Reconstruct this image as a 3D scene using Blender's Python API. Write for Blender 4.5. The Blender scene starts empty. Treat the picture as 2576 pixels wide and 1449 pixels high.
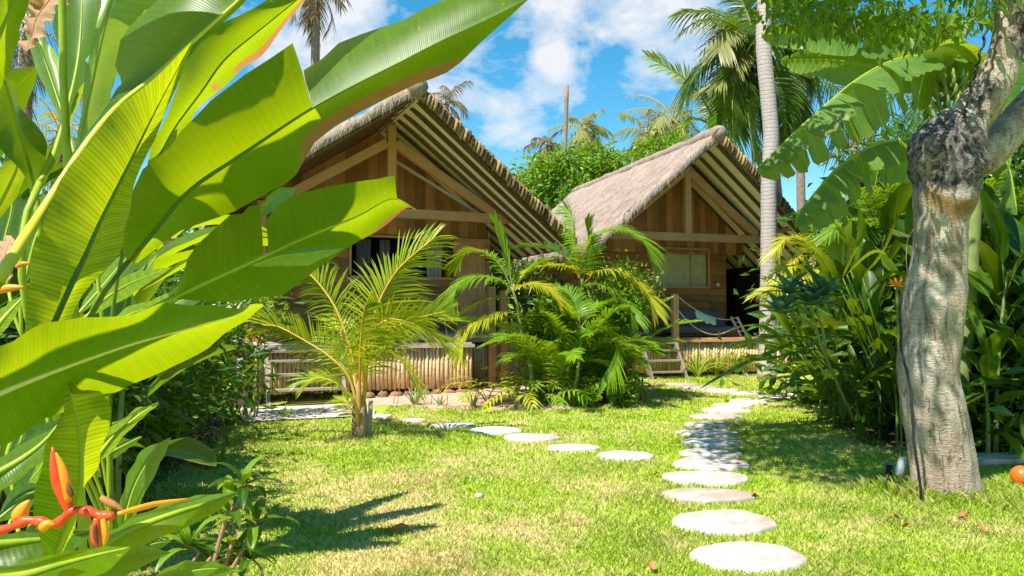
import bpy, math, random
import numpy as np
from mathutils import Vector, Matrix, noise
random.seed(11); np.random.seed(11)
R = math.radians
SC = bpy.context.scene
COL = SC.collection
# ------------------------------------------------------------------ camera, sky, sun, exposure
FPX, CAMH, TILT = 1946.0, 1.4, math.atan(75.5/1946.0)      # focal length in units of a 2576 wide frame
cd = bpy.data.cameras.new('camera'); cam = bpy.data.objects.new('camera', cd); COL.objects.link(cam)
cd.sensor_width = 36; cd.lens = 36*FPX/2576; cd.clip_start = .05; cd.clip_end = 3000
cam.location = (0, 0, CAMH); cam.rotation_euler = (R(90)+TILT, 0, 0)
cd.dof.use_dof = True; cd.dof.focus_distance = 9.0; cd.dof.aperture_fstop = 40
SC.camera = cam
SC.view_settings.view_transform = 'Standard'; SC.view_settings.look = 'None'
SC.view_settings.exposure = 0.93; SC.view_settings.gamma = 1
SUN_EL, SUN_AZ = 57.0, 219.0          # azimuth clockwise from +Y
sdir = Vector((math.sin(R(SUN_AZ))*math.cos(R(SUN_EL)), math.cos(R(SUN_AZ))*math.cos(R(SUN_EL)), math.sin(R(SUN_EL))))
sl = bpy.data.lights.new('sun', 'SUN'); so = bpy.data.objects.new('sun', sl); COL.objects.link(so)
sl.energy = 5.0; sl.angle = R(.5); sl.color = (1, .955, .87)
so.location = (-10, -10, 30); so.rotation_euler = sdir.to_track_quat('Z', 'Y').to_euler()

_c, _s = math.cos(TILT), math.sin(TILT)
def ray(u, v):
    X = (u-1288)/FPX; U = (724.5-v)/FPX
    return Vector((X, _c-U*_s, _s+U*_c))
def P(u, v, d):                       # point seen at (u, v), d metres along the view axis
    return Vector((0, 0, CAMH)) + ray(u, v)*d
def G(u, v, z=0.0):                   # point of the plane z seen at (u, v)
    r = ray(u, v); return Vector((0, 0, CAMH)) + r*((z-CAMH)/r.z)

class NT:
    def __init__(s, tree): s.t = tree; s.n = tree.nodes; s.n.clear()
    def new(s, typ, **kw):
        n = s.n.new(typ)
        for k, v in kw.items():
            if k.startswith('i_'): n.inputs[k[2:].replace('_', ' ')].default_value = v
            else: setattr(n, k, v)
        return n
    def link(s, a, b): s.t.links.new(a, b)
    def val(s, sock, x):
        if isinstance(x, (int, float, tuple, list)): sock.default_value = x
        else: s.link(x, sock)
    def math(s, op, a, b=None, clamp=False):
        n = s.new('ShaderNodeMath', operation=op); n.use_clamp = clamp
        s.val(n.inputs[0], a)
        if b is not None: s.val(n.inputs[1], b)
        return n.outputs[0]
    def mix(s, f, a, b, typ='MIX'):
        n = s.new('ShaderNodeMix', data_type='RGBA', blend_type=typ)
        s.val(n.inputs[0], f)
        for k, x in ((6, a), (7, b)):
            if isinstance(x, tuple) and len(x) == 3: x = (*x, 1)
            s.val(n.inputs[k], x)
        return n.outputs[2]
    def ramp(s, f, stops):
        n = s.new('ShaderNodeValToRGB'); el = n.color_ramp.elements
        while len(el) < len(stops): el.new(.5)
        for e, (p, c) in zip(el, stops):
            e.position = p; e.color = (c, c, c, 1) if isinstance(c, (int, float)) else (*c, 1)
        s.val(n.inputs[0], f); return n.outputs[0]
    def noise(s, vec, scale, detail=3, rough=.55, dist=0):
        n = s.new('ShaderNodeTexNoise'); n.inputs['Scale'].default_value = scale; n.inputs['Detail'].default_value = detail
        n.inputs['Roughness'].default_value = rough; n.inputs['Distortion'].default_value = dist
        if vec is not None: s.link(vec, n.inputs['Vector'])
        return n.outputs['Fac']
    def mapping(s, vec, scale=(1, 1, 1), loc=(0, 0, 0)):
        n = s.new('ShaderNodeMapping'); n.inputs['Scale'].default_value = scale; n.inputs['Location'].default_value = loc
        s.link(vec, n.inputs['Vector']); return n.outputs[0]
    def attr(s, name): return s.new('ShaderNodeAttribute', attribute_name=name).outputs['Fac']

def build_world():
    w = bpy.data.worlds.new('World'); SC.world = w; w.use_nodes = True
    t = NT(w.node_tree)
    sky = t.new('ShaderNodeTexSky', sky_type='NISHITA'); sky.sun_disc = False
    sky.sun_elevation = R(SUN_EL); sky.sun_rotation = R(SUN_AZ); sky.air_density = 1.1; sky.dust_density = .15; sky.ozone_density = 2.5
    hs = t.new('ShaderNodeHueSaturation'); hs.inputs['Saturation'].default_value = 1.42; hs.inputs['Hue'].default_value = .482; hs.inputs['Value'].default_value = 1.75
    t.link(sky.outputs[0], hs.inputs['Color'])
    g = t.new('ShaderNodeTexCoord').outputs['Generated']
    # clouds: broken cumulus, denser where the blobs of direction say so
    n1 = t.noise(t.mapping(g, (1, 1, 1.7), (3.1, 0, .4)), 8.5, 9, .62, .3)
    n2 = t.noise(t.mapping(g, (1, 1, 1.5), (9, 4, 2)), 18, 6, .62)
    tot = None
    for (u, v, rad, amp) in ((930, 70, .16, .24), (1140, 235, .10, .2), (1250, 250, .07, .15), (1330, 352, .075, .24), (1400, 20, .13, .17), (1600, 40, .16, .18),
                             (1390, 140, .035, .2), (1410, 205, .05, .17), (1750, 60, .12, .17), (60, 220, .15, .1), (1620, 190, .06, .07), (700, 150, .16, .2), (1860, 160, .1, .1)):
        d = ray(u, v).normalized()
        dp = t.new('ShaderNodeVectorMath', operation='DISTANCE'); t.link(g, dp.inputs[0]); dp.inputs[1].default_value = d
        b = t.math('MULTIPLY', t.math('SUBTRACT', 1, t.math('DIVIDE', dp.outputs['Value'], rad), True), amp)
        tot = b if tot is None else t.math('ADD', tot, b)
    m = t.math('ADD', t.math('ADD', t.math('MULTIPLY', n1, .75), t.math('MULTIPLY', n2, .25)), tot)
    mask = t.ramp(m, [(.63, 0), (.70, .42), (.84, 1)])
    col = t.mix(mask, hs.outputs[0], (8.2, 8.6, 9.1))
    bg = t.new('ShaderNodeBackground'); t.link(col, bg.inputs[0]); bg.inputs[1].default_value = .056
    t.link(bg.outputs[0], t.new('ShaderNodeOutputWorld').inputs[0])
build_world()

# ------------------------------------------------------------------ materials
def newmat(name):
    m = bpy.data.materials.new(name); m.use_nodes = True
    return m, NT(m.node_tree)
def out(t, sh): t.link(sh, t.new('ShaderNodeOutputMaterial').inputs[0])
def principled(t, col, rough=.6, spec=.4, bump=None, bstr=.3, bdist=.01):
    p = t.new('ShaderNodeBsdfPrincipled')
    t.val(p.inputs['Base Color'], (*col, 1) if isinstance(col, tuple) else col)
    t.val(p.inputs['Roughness'], rough); p.inputs['Specular IOR Level'].default_value = spec
    if bump is not None:
        b = t.new('ShaderNodeBump'); b.inputs['Strength'].default_value = bstr; b.inputs['Distance'].default_value = bdist
        t.link(bump, b.inputs['Height']); t.link(b.outputs[0], p.inputs['Normal'])
    return p
def leafmat(name, c1, c2, tc, tf=.42, rough=.42, spec=.35, vein=0.0, vfreq=330.0, drycol=(.42, .2, .09), mott=7.0):
    m, t = newmat(name)
    uv = t.new('ShaderNodeUVMap', uv_map='UVMap').outputs[0]
    sx = t.new('ShaderNodeSeparateXYZ'); t.link(uv, sx.inputs[0])
    pos = t.new('ShaderNodeTexCoord').outputs['Object']
    nz = t.noise(pos, mott, 4)
    f = t.math('ADD', t.math('MULTIPLY', t.attr('rnd'), .65), t.math('MULTIPLY', t.math('SUBTRACT', nz, .35), 1.1), True)
    col = t.mix(f, c1, c2)
    bump = None
    if vein > 0:
        ph = t.math('SUBTRACT', t.math('MULTIPLY', sx.outputs[0], vfreq), t.math('MULTIPLY', t.math('ABSOLUTE', sx.outputs[1]), 9.0))
        wv = t.math('SINE', t.math('ADD', ph, t.math('MULTIPLY', nz, 4.0)))
        w2 = t.math('MULTIPLY', t.math('SINE', t.math('MULTIPLY', ph, .31)), .5)
        bump = t.math('ADD', wv, w2)
        k = t.math('ADD', 1.0, t.math('MULTIPLY', bump, vein))
        vm = t.new('ShaderNodeVectorMath', operation='SCALE'); t.link(col, vm.inputs[0]); t.link(k, vm.inputs['Scale']); col = vm.outputs[0]
    stk = t.noise(t.mapping(uv, (95, 1.2, 1)), 1.0, 3)
    col = t.mix(t.math('MULTIPLY', t.ramp(stk, [(.35, 1), (.62, 0)]), .38), col, tuple(x*.55 for x in c1))
    spk = t.ramp(t.noise(pos, 120, 1), [(.70, 0), (.76, .8)]); col = t.mix(t.math('MULTIPLY', spk, .8), col, (.40, .36, .06))
    # paler next to the midrib
    mid = t.ramp(t.math('ABSOLUTE', sx.outputs[1]), [(0, .5), (.05, .28), (.12, 0)])
    col = t.mix(mid, col, tuple(min(1, x*1.9+.05) for x in c2))
    dn = t.noise(pos, 26, 4)
    dm = t.math('MULTIPLY', t.math('SUBTRACT', t.math('ADD', t.attr('dry'), t.math('MULTIPLY', dn, .55)), .62), 5.0, True)
    dcol = t.mix(t.noise(pos, 40, 3), drycol, tuple(x*.45 for x in drycol))
    col = t.mix(dm, col, dcol)
    tcm = t.mix(f, tc, tuple(x*y for x, y in zip(tc, (1.35, 1.12, 1.0))))
    if vein > 0:
        vm = t.new('ShaderNodeVectorMath', operation='SCALE'); t.link(tcm, vm.inputs[0]); t.link(k, vm.inputs['Scale']); tcm = vm.outputs[0]
    tcm = t.mix(dm, tcm, (.55, .22, .06))
    p = principled(t, col, rough, spec, bump, min(.12, vein), .003)
    tr = t.new('ShaderNodeBsdfTranslucent'); t.link(tcm, tr.inputs[0])
    mx = t.new('ShaderNodeMixShader'); mx.inputs[0].default_value = tf
    t.link(p.outputs[0], mx.inputs[1]); t.link(tr.outputs[0], mx.inputs[2]); out(t, mx.outputs[0])
    return m
def woodmat(name, c1, c2, rough=.65, grain=28.0):
    m, t = newmat(name)
    uv = t.new('ShaderNodeUVMap', uv_map='UVMap').outputs[0]
    cb = t.new('ShaderNodeCombineXYZ'); sx = t.new('ShaderNodeSeparateXYZ'); t.link(uv, sx.inputs[0])
    t.link(t.math('MULTIPLY', sx.outputs[0], 1.6), cb.inputs[0]); t.link(t.math('MULTIPLY', sx.outputs[1], grain), cb.inputs[1])
    t.link(t.math('MULTIPLY', t.attr('rnd'), 61.0), cb.inputs[2])
    g = t.noise(cb.outputs[0], 1.0, 5, .6, .6)
    big = t.noise(t.new('ShaderNodeTexCoord').outputs['Object'], 2.3, 3)
    f = t.math('ADD', t.math('MULTIPLY', g, .6), t.math('MULTIPLY', t.math('SUBTRACT', t.attr('rnd'), .1), .62))
    f = t.math('ADD', f, t.math('MULTIPLY', t.math('SUBTRACT', big, .5), .5), True)
    out(t, principled(t, t.mix(f, c1, c2), rough, .3, g, .35, .006).outputs[0]); return m
def bamboomat(name, c1, c2):
    m, t = newmat(name)
    uv = t.new('ShaderNodeUVMap', uv_map='UVMap').outputs[0]
    sx = t.new('ShaderNodeSeparateXYZ'); t.link(uv, sx.inputs[0])
    a = t.math('ADD', t.math('MULTIPLY', sx.outputs[0], 3.1), t.math('MULTIPLY', t.attr('rnd'), 17.0))
    fr = t.math('FRACT', a)
    node = t.ramp(fr, [(0, 1), (.04, .7), (.07, 0)])
    pos = t.new('ShaderNodeTexCoord').outputs['Object']
    g = t.noise(t.mapping(pos, (20, 20, 1.3)), 2.0, 4)
    f = t.math('ADD', t.math('MULTIPLY', t.attr('rnd'), .7), t.math('MULTIPLY', t.math('SUBTRACT', g, .35), .9), True)
    col = t.mix(f, c1, c2); col = t.mix(t.math('MULTIPLY', node, .6), col, tuple(x*.4 for x in c1))
    out(t, principled(t, col, .5, .4, g, .2, .004).outputs[0]); return m
def plain(name, c1, c2=None, rough=.6, scale=8.0, spec=.3, bstr=.3, bdist=.01, detail=5, mscale=(1, 1, 1)):
    m, t = newmat(name)
    pos = t.new('ShaderNodeTexCoord').outputs['Object']
    n = t.noise(t.mapping(pos, mscale), scale, detail, .6)
    f = t.ramp(t.math('ADD', n, t.math('MULTIPLY', t.math('SUBTRACT', t.attr('rnd'), .5), .35)), [(.3, 0), (.7, 1)])
    out(t, principled(t, t.mix(f, c1, c2 or tuple(x*.75 for x in c1)), rough, spec, n, bstr, bdist).outputs[0]); return m
def lawn_color(t, shade=1.0):
    pos = t.new('ShaderNodeNewGeometry').outputs['Position']
    a = t.noise(t.mapping(pos, (1, 1, 0)), .9, 4, .6, .5); b = t.noise(t.mapping(pos, (1, 1, 0), (7, 3, 0)), 3.4, 5, .65)
    c = t.noise(t.mapping(pos, (1, 1, 0), (2, 9, 0)), 11, 3)
    f = t.math('ADD', t.math('ADD', t.math('MULTIPLY', a, .55), t.math('MULTIPLY', b, .4)), t.math('MULTIPLY', c, .15))
    # the dry, trodden patch in the left foreground
    d = t.new('ShaderNodeVectorMath', operation='DISTANCE'); t.link(t.mapping(pos, (1, .75, 0)), d.inputs[0]); d.inputs[1].default_value = (-.75, 4.1, 0)
    f = t.math('ADD', f, t.math('MULTIPLY', t.math('SUBTRACT', 1, t.math('DIVIDE', d.outputs['Value'], 2.0), True), .11))
    return t.ramp(f, [(.46, 0), (.57, .3), (.68, 1)]), pos
def grassmat():
    m, t = newmat('grass_blades')
    dryf, pos = lawn_color(t)
    r = t.attr('rnd')
    green = t.mix(r, (.16, .31, .008), (.42, .52, .02))
    dry = t.mix(r, (.54, .44, .14), (.80, .61, .34))
    col = t.mix(t.math('MULTIPLY', t.math('ADD', dryf, t.math('MULTIPLY', t.math('SUBTRACT', r, .5), .7)), .8, True), green, dry)
    p = principled(t, col, .55, .25)
    tr = t.new('ShaderNodeBsdfTranslucent'); t.link(col, tr.inputs[0])
    mx = t.new('ShaderNodeMixShader'); mx.inputs[0].default_value = .4
    t.link(p.outputs[0], mx.inputs[1]); t.link(tr.outputs[0], mx.inputs[2]); out(t, mx.outputs[0]); return m
def groundmat():
    m, t = newmat('lawn_ground')
    dryf, pos = lawn_color(t)
    n = t.noise(pos, 55, 4); n2 = t.noise(pos, 9, 4)
    green = t.mix(n, (.15, .28, .008), (.40, .50, .02))
    dry = t.mix(n, (.42, .35, .11), (.66, .52, .27))
    col = t.mix(t.math('ADD', t.math('MULTIPLY', dryf, .9), t.math('MULTIPLY', t.math('SUBTRACT', n2, .5), .5), True), green, dry)
    out(t, principled(t, col, .9, .1, n, .6, .02).outputs[0]); return m
def thatchmat(name, c1, c2):
    m, t = newmat(name)
    uv = t.new('ShaderNodeUVMap', uv_map='UVMap').outputs[0]
    a = t.noise(t.mapping(uv, (70, 5, 1)), 1.0, 5, .65, .3); b = t.noise(t.mapping(uv, (3, 2, 1), (4, 4, 0)), 1.0, 4); c = t.noise(t.mapping(uv, (9, 26, 1)), 1.0, 4)
    f = t.math('ADD', t.math('ADD', t.math('MULTIPLY', a, .5), t.math('MULTIPLY', b, .35)), t.math('MULTIPLY', c, .35))
    f = t.math('ADD', f, t.math('MULTIPLY', t.math('SUBTRACT', t.attr('rnd'), .5), .5))
    f = t.ramp(f, [(.35, 0), (.75, 1)])
    out(t, principled(t, t.mix(f, c1, c2), .85, .15, a, .7, .02).outputs[0]); return m
def barkmat():
    m, t = newmat('pale_bark')
    pos = t.new('ShaderNodeTexCoord').outputs['Object']
    n = t.noise(t.mapping(pos, (1, 1, .45)), 5.5, 6, .62, .8); f = t.noise(t.mapping(pos, (1, 1, 3.0), (3, 1, 0)), 26, 5, .65); s = t.noise(pos, 80, 3)
    cr_ = t.noise(t.mapping(pos, (1, 1, .22), (5, 2, 1)), 15, 5, .65, 1.2)
    col = t.mix(t.ramp(n, [(.36, 0), (.5, .45), (.64, 1)]), (.24, .18, .115), (.55, .48, .39))
    col = t.mix(t.ramp(f, [(.52, 0), (.66, .8)]), col, (.13, .09, .06))
    col = t.mix(t.ramp(cr_, [(.60, 0), (.65, .75)]), col, (.10, .075, .055))
    col = t.mix(t.ramp(t.noise(pos, 2.1, 4), [(.55, 0), (.66, .6)]), col, (.30, .26, .24))
    sp = t.new('ShaderNodeSeparateXYZ'); t.link(pos, sp.inputs[0])
    pink = t.ramp(sp.outputs[2], [(.05, .55), (.55, 0)]); col = t.mix(pink, col, (.52, .36, .28))
    # 'dry' marks the gnarled burl and sooty limb, 'rnd' the rusty scar below the burl
    d = t.attr('dry'); g = t.ramp(t.math('ADD', d, t.math('MULTIPLY', t.math('SUBTRACT', n, .5), 1.5)), [(.3, 0), (.6, .95)])
    col = t.mix(g, col, t.mix(t.ramp(t.noise(pos, 17, 5, .65, 1.0), [(.42, 0), (.64, 1)]), (.018, .015, .018), (.27, .235, .22)))
    e = t.attr('rnd'); col = t.mix(t.ramp(t.math('ADD', e, t.math('MULTIPLY', t.math('SUBTRACT', f, .5), 1.6)), [(.4, 0), (.7, .9)]), col, t.mix(n, (.06, .03, .012), (.42, .23, .07)))
    h = t.math('ADD', t.math('MULTIPLY', n, .5), t.math('MULTIPLY', f, .6)); h = t.math('SUBTRACT', h, t.math('MULTIPLY', t.ramp(cr_, [(.58, 0), (.64, 1)]), .5))
    out(t, principled(t, col, .82, .2, t.math('ADD', h, t.math('MULTIPLY', s, .2)), .9, .035).outputs[0]); return m
def ringbark():
    m, t = newmat('palm_bark')
    pos = t.new('ShaderNodeTexCoord').outputs['Object']
    sp = t.new('ShaderNodeSeparateXYZ'); t.link(pos, sp.inputs[0])
    n = t.noise(pos, 6, 5)
    fr = t.math('FRACT', t.math('ADD', t.math('MULTIPLY', sp.outputs[2], 13.0), t.math('MULTIPLY', n, 1.6)))
    ring = t.ramp(fr, [(0, 1), (.10, .3), (.25, 0), (.9, 0), (1, 1)])
    st = t.noise(t.mapping(pos, (1, 1, .12)), 40, 4)
    col = t.mix(st, (.33, .27, .24), (.52, .45, .42)); col = t.mix(t.math('MULTIPLY', ring, .55), col, (.24, .19, .17))
    out(t, principled(t, col, .8, .2, t.math('SUBTRACT', st, ring), .5, .012).outputs[0]); return m

M = {}
M['big'] = leafmat('heliconia_leaf', (.032, .105, .003), (.11, .22, .005), (.34, .46, .002), .54, .36, .38, .05, 1300)
M['rib'] = leafmat('heliconia_leaf_ribbed', (.08, .18, .005), (.20, .32, .010), (.44, .54, .004), .52, .45, .25, .15, 900)
M['pale'] = leafmat('heliconia_leaf_pale', (.18, .32, .06), (.32, .46, .13), (.30, .44, .03), .32, .36, .45, .05, 1100)
M['midrib'] = plain('midrib_green', (.20, .30, .010), (.34, .40, .03), .45, 12)
M['darkrib'] = plain('midrib_dark_green', (.07, .13, .006), (.12, .19, .012), .45, 12)
M['yellowrib'] = plain('midrib_yellow', (.44, .46, .025), (.52, .48, .05), .42, 12)
M['palerib'] = plain('midrib_pale', (.50, .50, .22), (.58, .54, .30), .42, 12)
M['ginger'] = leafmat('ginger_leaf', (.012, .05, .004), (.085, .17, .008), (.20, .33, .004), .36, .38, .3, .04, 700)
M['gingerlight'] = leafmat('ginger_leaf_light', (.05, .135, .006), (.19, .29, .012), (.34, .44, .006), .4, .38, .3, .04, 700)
M['banana'] = leafmat('banana_leaf', (.055, .15, .022), (.20, .33, .05), (.36, .50, .012), .40, .38, .35, .12, 420, (.5, .26, .05))
M['coco'] = leafmat('young_coconut_leaflet', (.13, .27, .006), (.50, .52, .02), (.46, .54, .008), .40, .36, .4)
M['cocopet'] = plain('orange_petiole', (.52, .27, .03), (.62, .42, .06), .45, 6)
M['areca'] = leafmat('areca_leaflet', (.06, .18, .006), (.24, .40, .012), (.32, .50, .006), .40, .38, .35)
M['arecayel'] = leafmat('areca_leaflet_yellow', (.22, .32, .010), (.50, .45, .02), (.5, .5, .008), .40, .38, .35)
M['arecastem'] = plain('areca_stem', (.20, .27, .07), (.15, .19, .06), .5, 9)
M['darkpalm'] = leafmat('dark_palm_leaflet', (.018, .06, .006), (.085, .16, .010), (.15, .26, .006), .34, .4, .35)
M['oldpalm'] = leafmat('faded_palm_leaflet', (.14, .18, .05), (.34, .32, .10), (.36, .36, .06), .35, .42, .4)
M['brownpalm'] = leafmat('withered_palm_leaflet', (.13, .09, .06), (.28, .21, .13), (.25, .16, .08), .25, .6, .2)
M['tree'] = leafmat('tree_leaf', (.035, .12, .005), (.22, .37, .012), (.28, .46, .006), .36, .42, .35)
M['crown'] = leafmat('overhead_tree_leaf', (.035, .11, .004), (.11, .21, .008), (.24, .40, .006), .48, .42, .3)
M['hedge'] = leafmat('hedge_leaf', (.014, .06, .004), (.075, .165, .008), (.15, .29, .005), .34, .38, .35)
M['hedgelight'] = leafmat('vine_leaf', (.09, .22, .008), (.25, .38, .02), (.34, .5, .01), .4, .38, .4)
M['plumeria'] = leafmat('blue_green_leaf', (.035, .12, .075), (.10, .22, .14), (.12, .26, .08), .25, .36, .5)
M['strap'] = leafmat('strap_leaf', (.20, .32, .03), (.42, .50, .10), (.45, .52, .06), .38, .4, .4)
M['agave'] = leafmat('aloe_leaf', (.16, .25, .10), (.30, .38, .16), (.25, .35, .1), .15, .45, .4)
M['dryleaf'] = plain('dead_leaf', (.45, .20, .07), (.28, .11, .04), .7, 30)
M['papery'] = leafmat('papery_dead_leaf', (.42, .22, .12), (.62, .40, .28), (.6, .3, .1), .4, .6, .2)
M['red'] = plain('red_bract', (.72, .035, .015), (.78, .10, .02), .38, 9, .4)
M['orange'] = plain('orange_bract', (.80, .17, .010), (.88, .34, .015), .38, 9, .4)
M['brown'] = plain('withered_bract', (.05, .02, .015), (.18, .08, .03), .6, 18)
M['stembrown'] = plain('brown_stem', (.22, .14, .08), (.36, .26, .17), .7, 16)
M['stemgreen'] = plain('green_stem', (.10, .16, .03), (.20, .26, .06), .55, 14)
M['wood'] = woodmat('brown_beam', (.26, .125, .05), (.64, .37, .185))
M['plank'] = woodmat('dark_plank', (.026, .010, .003), (.62, .28, .10))
M['greywood'] = woodmat('weathered_grey_wood', (.27, .22, .18), (.56, .48, .41), .75)
M['stepwood'] = woodmat('grey_step_wood', (.13, .10, .08), (.38, .31, .26), .75)
M['rafter'] = woodmat('rafter_wood', (.06, .033, .016), (.16, .09, .045))
M['bamboo'] = bamboomat('bamboo_pole', (.46, .29, .12), (.80, .60, .36))
M['ceil'] = plain('pale_ceiling_mat', (.86, .79, .63), (.78, .70, .54), .7, 5, .2, .2, .006, 5, (1, 6, 1))
M['thatch'] = thatchmat('grey_thatch', (.125, .085, .062), (.44, .335, .27))
M['thatchedge'] = thatchmat('golden_thatch_edge', (.10, .058, .024), (.38, .245, .105))
M['straw'] = plain('straw', (.52, .42, .34), (.34, .25, .18), .8, 20)
M['curtain'] = plain('beige_curtain', (.72, .64, .40), (.62, .55, .32), .8, 6)
M['fabric'] = plain('grey_blue_fabric', (.105, .11, .145), (.16, .165, .20), .9, 60, .1)
M['towel'] = plain('pale_green_towel', (.42, .62, .48), (.52, .70, .56), .95, 70, .05)
M['rope'] = plain('pale_rope', (.55, .48, .42), (.42, .36, .30), .9, 80)
M['whitemetal'] = plain('white_paint', (.72, .70, .68), (.60, .58, .56), .45, 10)
M['stone'] = plain('pale_stone', (.66, .58, .51), (.36, .285, .225), .85, 5.5, .2, .45, .02, 6)
M['paving'] = plain('paving_stone', (.60, .53, .46), (.44, .36, .30), .85, 3.5, .2, .4, .02, 6)
M['soil'] = plain('reddish_soil', (.56, .39, .29), (.42, .27, .19), .95, 7, .1, .7, .03, 7)
M['darksoil'] = plain('dark_soil', (.085, .06, .04), (.05, .035, .022), .95, 9, .1, .7, .03, 7)
M['rock'] = plain('brown_rock', (.30, .17, .11), (.16, .09, .06), .9, 9, .15, .6, .02)
M['black'] = plain('black_rubber', (.012, .012, .014), (.03, .03, .032), .6, 20)
M['void'] = plain('unlit_room_board', (.022, .014, .010), (.04, .026, .018), .9, 4)  # near-black: the shade inside the rooms is put into the board colour
M['ball'] = plain('orange_plastic', (.85, .13, .01), (.80, .16, .02), .35, 4, .5, .05)
M['pipe'] = plain('white_plastic', (.66, .65, .64), (.56, .55, .54), .5, 14)
M['ground'] = groundmat(); M['grass'] = grassmat(); M['bark'] = barkmat(); M['ring'] = ringbark()
M['greybark'] = plain('grey_brown_bark', (.30, .23, .20), (.18, .13, .11), .85, 9, .15, .5, .02)
def glassmat():
    m, t = newmat('window_glass')
    a = t.new('ShaderNodeBsdfTransparent'); g = t.new('ShaderNodeBsdfGlossy'); g.inputs['Roughness'].default_value = .06
    a.inputs[0].default_value = (.9, .92, .88, 1)
    mx = t.new('ShaderNodeMixShader'); mx.inputs[0].default_value = .09
    t.link(a.outputs[0], mx.inputs[1]); t.link(g.outputs[0], mx.inputs[2]); out(t, mx.outputs[0]); return m
M['glass'] = glassmat()

# ------------------------------------------------------------------ mesh helpers
ORG = {}
class MB:
    def __init__(s): s.v = []; s.f = []; s.uv = []; s.r = []; s.d = []; s.m = []
    def add(s, vs, fs, uv=None, r=None, dry=None, mi=0):
        b = len(s.v); n = len(vs); s.v += [tuple(p) for p in vs]; s.f += [tuple(i+b for i in f) for f in fs]
        s.uv += uv if uv else [(0, .3)]*n
        r = random.random() if r is None else r
        s.r += r if isinstance(r, list) else [r]*n
        s.d += dry if isinstance(dry, list) else [dry or 0.0]*n
        s.m += [mi]*len(fs)
    def build(s, name, mat, parent=None, origin=None, smooth=True):
        if parent is not None: o3 = ORG[parent.name]
        else: o3 = Vector(origin) if origin is not None else Vector((0, 0, 0))
        me = bpy.data.meshes.new(name)
        me.from_pydata([(x-o3.x, y-o3.y, z-o3.z) for x, y, z in s.v], [], s.f)
        for mm in (mat if isinstance(mat, (list, tuple)) else [mat]): me.materials.append(M[mm])
        ul = me.uv_layers.new(name='UVMap')
        idx = np.empty(len(me.loops), np.int32); me.loops.foreach_get('vertex_index', idx)
        ul.data.foreach_set('uv', np.array(s.uv, np.float32)[idx].ravel())
        for nm, dat in (('rnd', s.r), ('dry', s.d)):
            at = me.attributes.new(nm, 'FLOAT', 'POINT'); at.data.foreach_set('value', np.array(dat, np.float32))
        me.polygons.foreach_set('material_index', np.array(s.m, np.int32))
        me.polygons.foreach_set('use_smooth', np.full(len(me.polygons), smooth))
        me.update()
        ob = bpy.data.objects.new(name, me); COL.objects.link(ob)
        if parent is not None: ob.parent = parent
        else: ob.location = o3
        ORG[ob.name] = o3
        return ob
def tag(o, label, cat, group=None):
    o['label'] = label; o['category'] = cat
    if group: o['group'] = group
    return o
def thing(name, label, cat, loc=(0, 0, 0), group=None, rotz=0.0, local=False):
    o = bpy.data.objects.new(name, None); COL.objects.link(o); o.empty_display_size = .1
    o.location = loc; o.rotation_euler = (0, 0, rotz)
    ORG[o.name] = Vector((0, 0, 0)) if local else Vector(loc)
    return tag(o, label, cat, group)
def struct(o): o['kind'] = 'structure'; return o
def copy_tree(o, loc, rotz=0, scale=1, label=None, group=None):
    def rec(x, par):
        c = x.copy(); COL.objects.link(c)
        if par is not None: c.parent = par
        for ch in list(x.children): rec(ch, c)
        return c
    c = rec(o, None); c.location = loc; c.rotation_euler = (0, 0, rotz); c.scale = (scale,)*3
    ORG[c.name] = Vector(loc)
    if label: c['label'] = label
    if group: c['group'] = group
    return c
def cr(pts, q):                       # Catmull-Rom at index parameter q
    n = len(pts)-1; q = min(max(q, 0), n); i = min(int(q), n-1); t = q-i
    p1, p2 = pts[i], pts[i+1]; p0 = pts[i-1] if i > 0 else p1*2-p2; p3 = pts[i+2] if i+2 <= n else p2*2-p1
    return ((p1*2)+(p2-p0)*t+(p0*2-p1*5+p2*4-p3)*t*t+(p1*3-p0-p2*3+p3)*t**3)*.5
def resample(pts, n):
    pts = [Vector(p) for p in pts]; k = len(pts)-1
    return [cr(pts, k*i/(n-1)) for i in range(n)]
def tube(mb, pts, rad, seg=8, r=None, dry=None, cap=True, mi=0):
    n = len(pts); rad = rad if isinstance(rad, (list, tuple)) else [rad]*n
    vs = []; uv = []; L = 0; prev = None
    for i, p in enumerate(pts):
        T = (pts[min(i+1, n-1)]-pts[max(i-1, 0)]).normalized()
        if prev is None:
            a = Vector((1, 0, 0)) if abs(T.x) < .8 else Vector((0, 1, 0)); X = (a-T*a.dot(T)).normalized()
        else: X = (prev-T*prev.dot(T)).normalized()
        prev = X; Y = T.cross(X)
        if i: L += (p-pts[i-1]).length
        for j in range(seg):
            th = 2*math.pi*j/seg; vs.append(p+(X*math.cos(th)+Y*math.sin(th))*rad[i]); uv.append((L, .3+.3*j/seg))
    fs = [(i*seg+j, i*seg+(j+1) % seg, (i+1)*seg+(j+1) % seg, (i+1)*seg+j) for i in range(n-1) for j in range(seg)]
    if cap: fs += [tuple(range(seg))[::-1], tuple((n-1)*seg+j for j in range(seg))]
    mb.add(vs, fs, uv, r, dry, mi)
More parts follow.
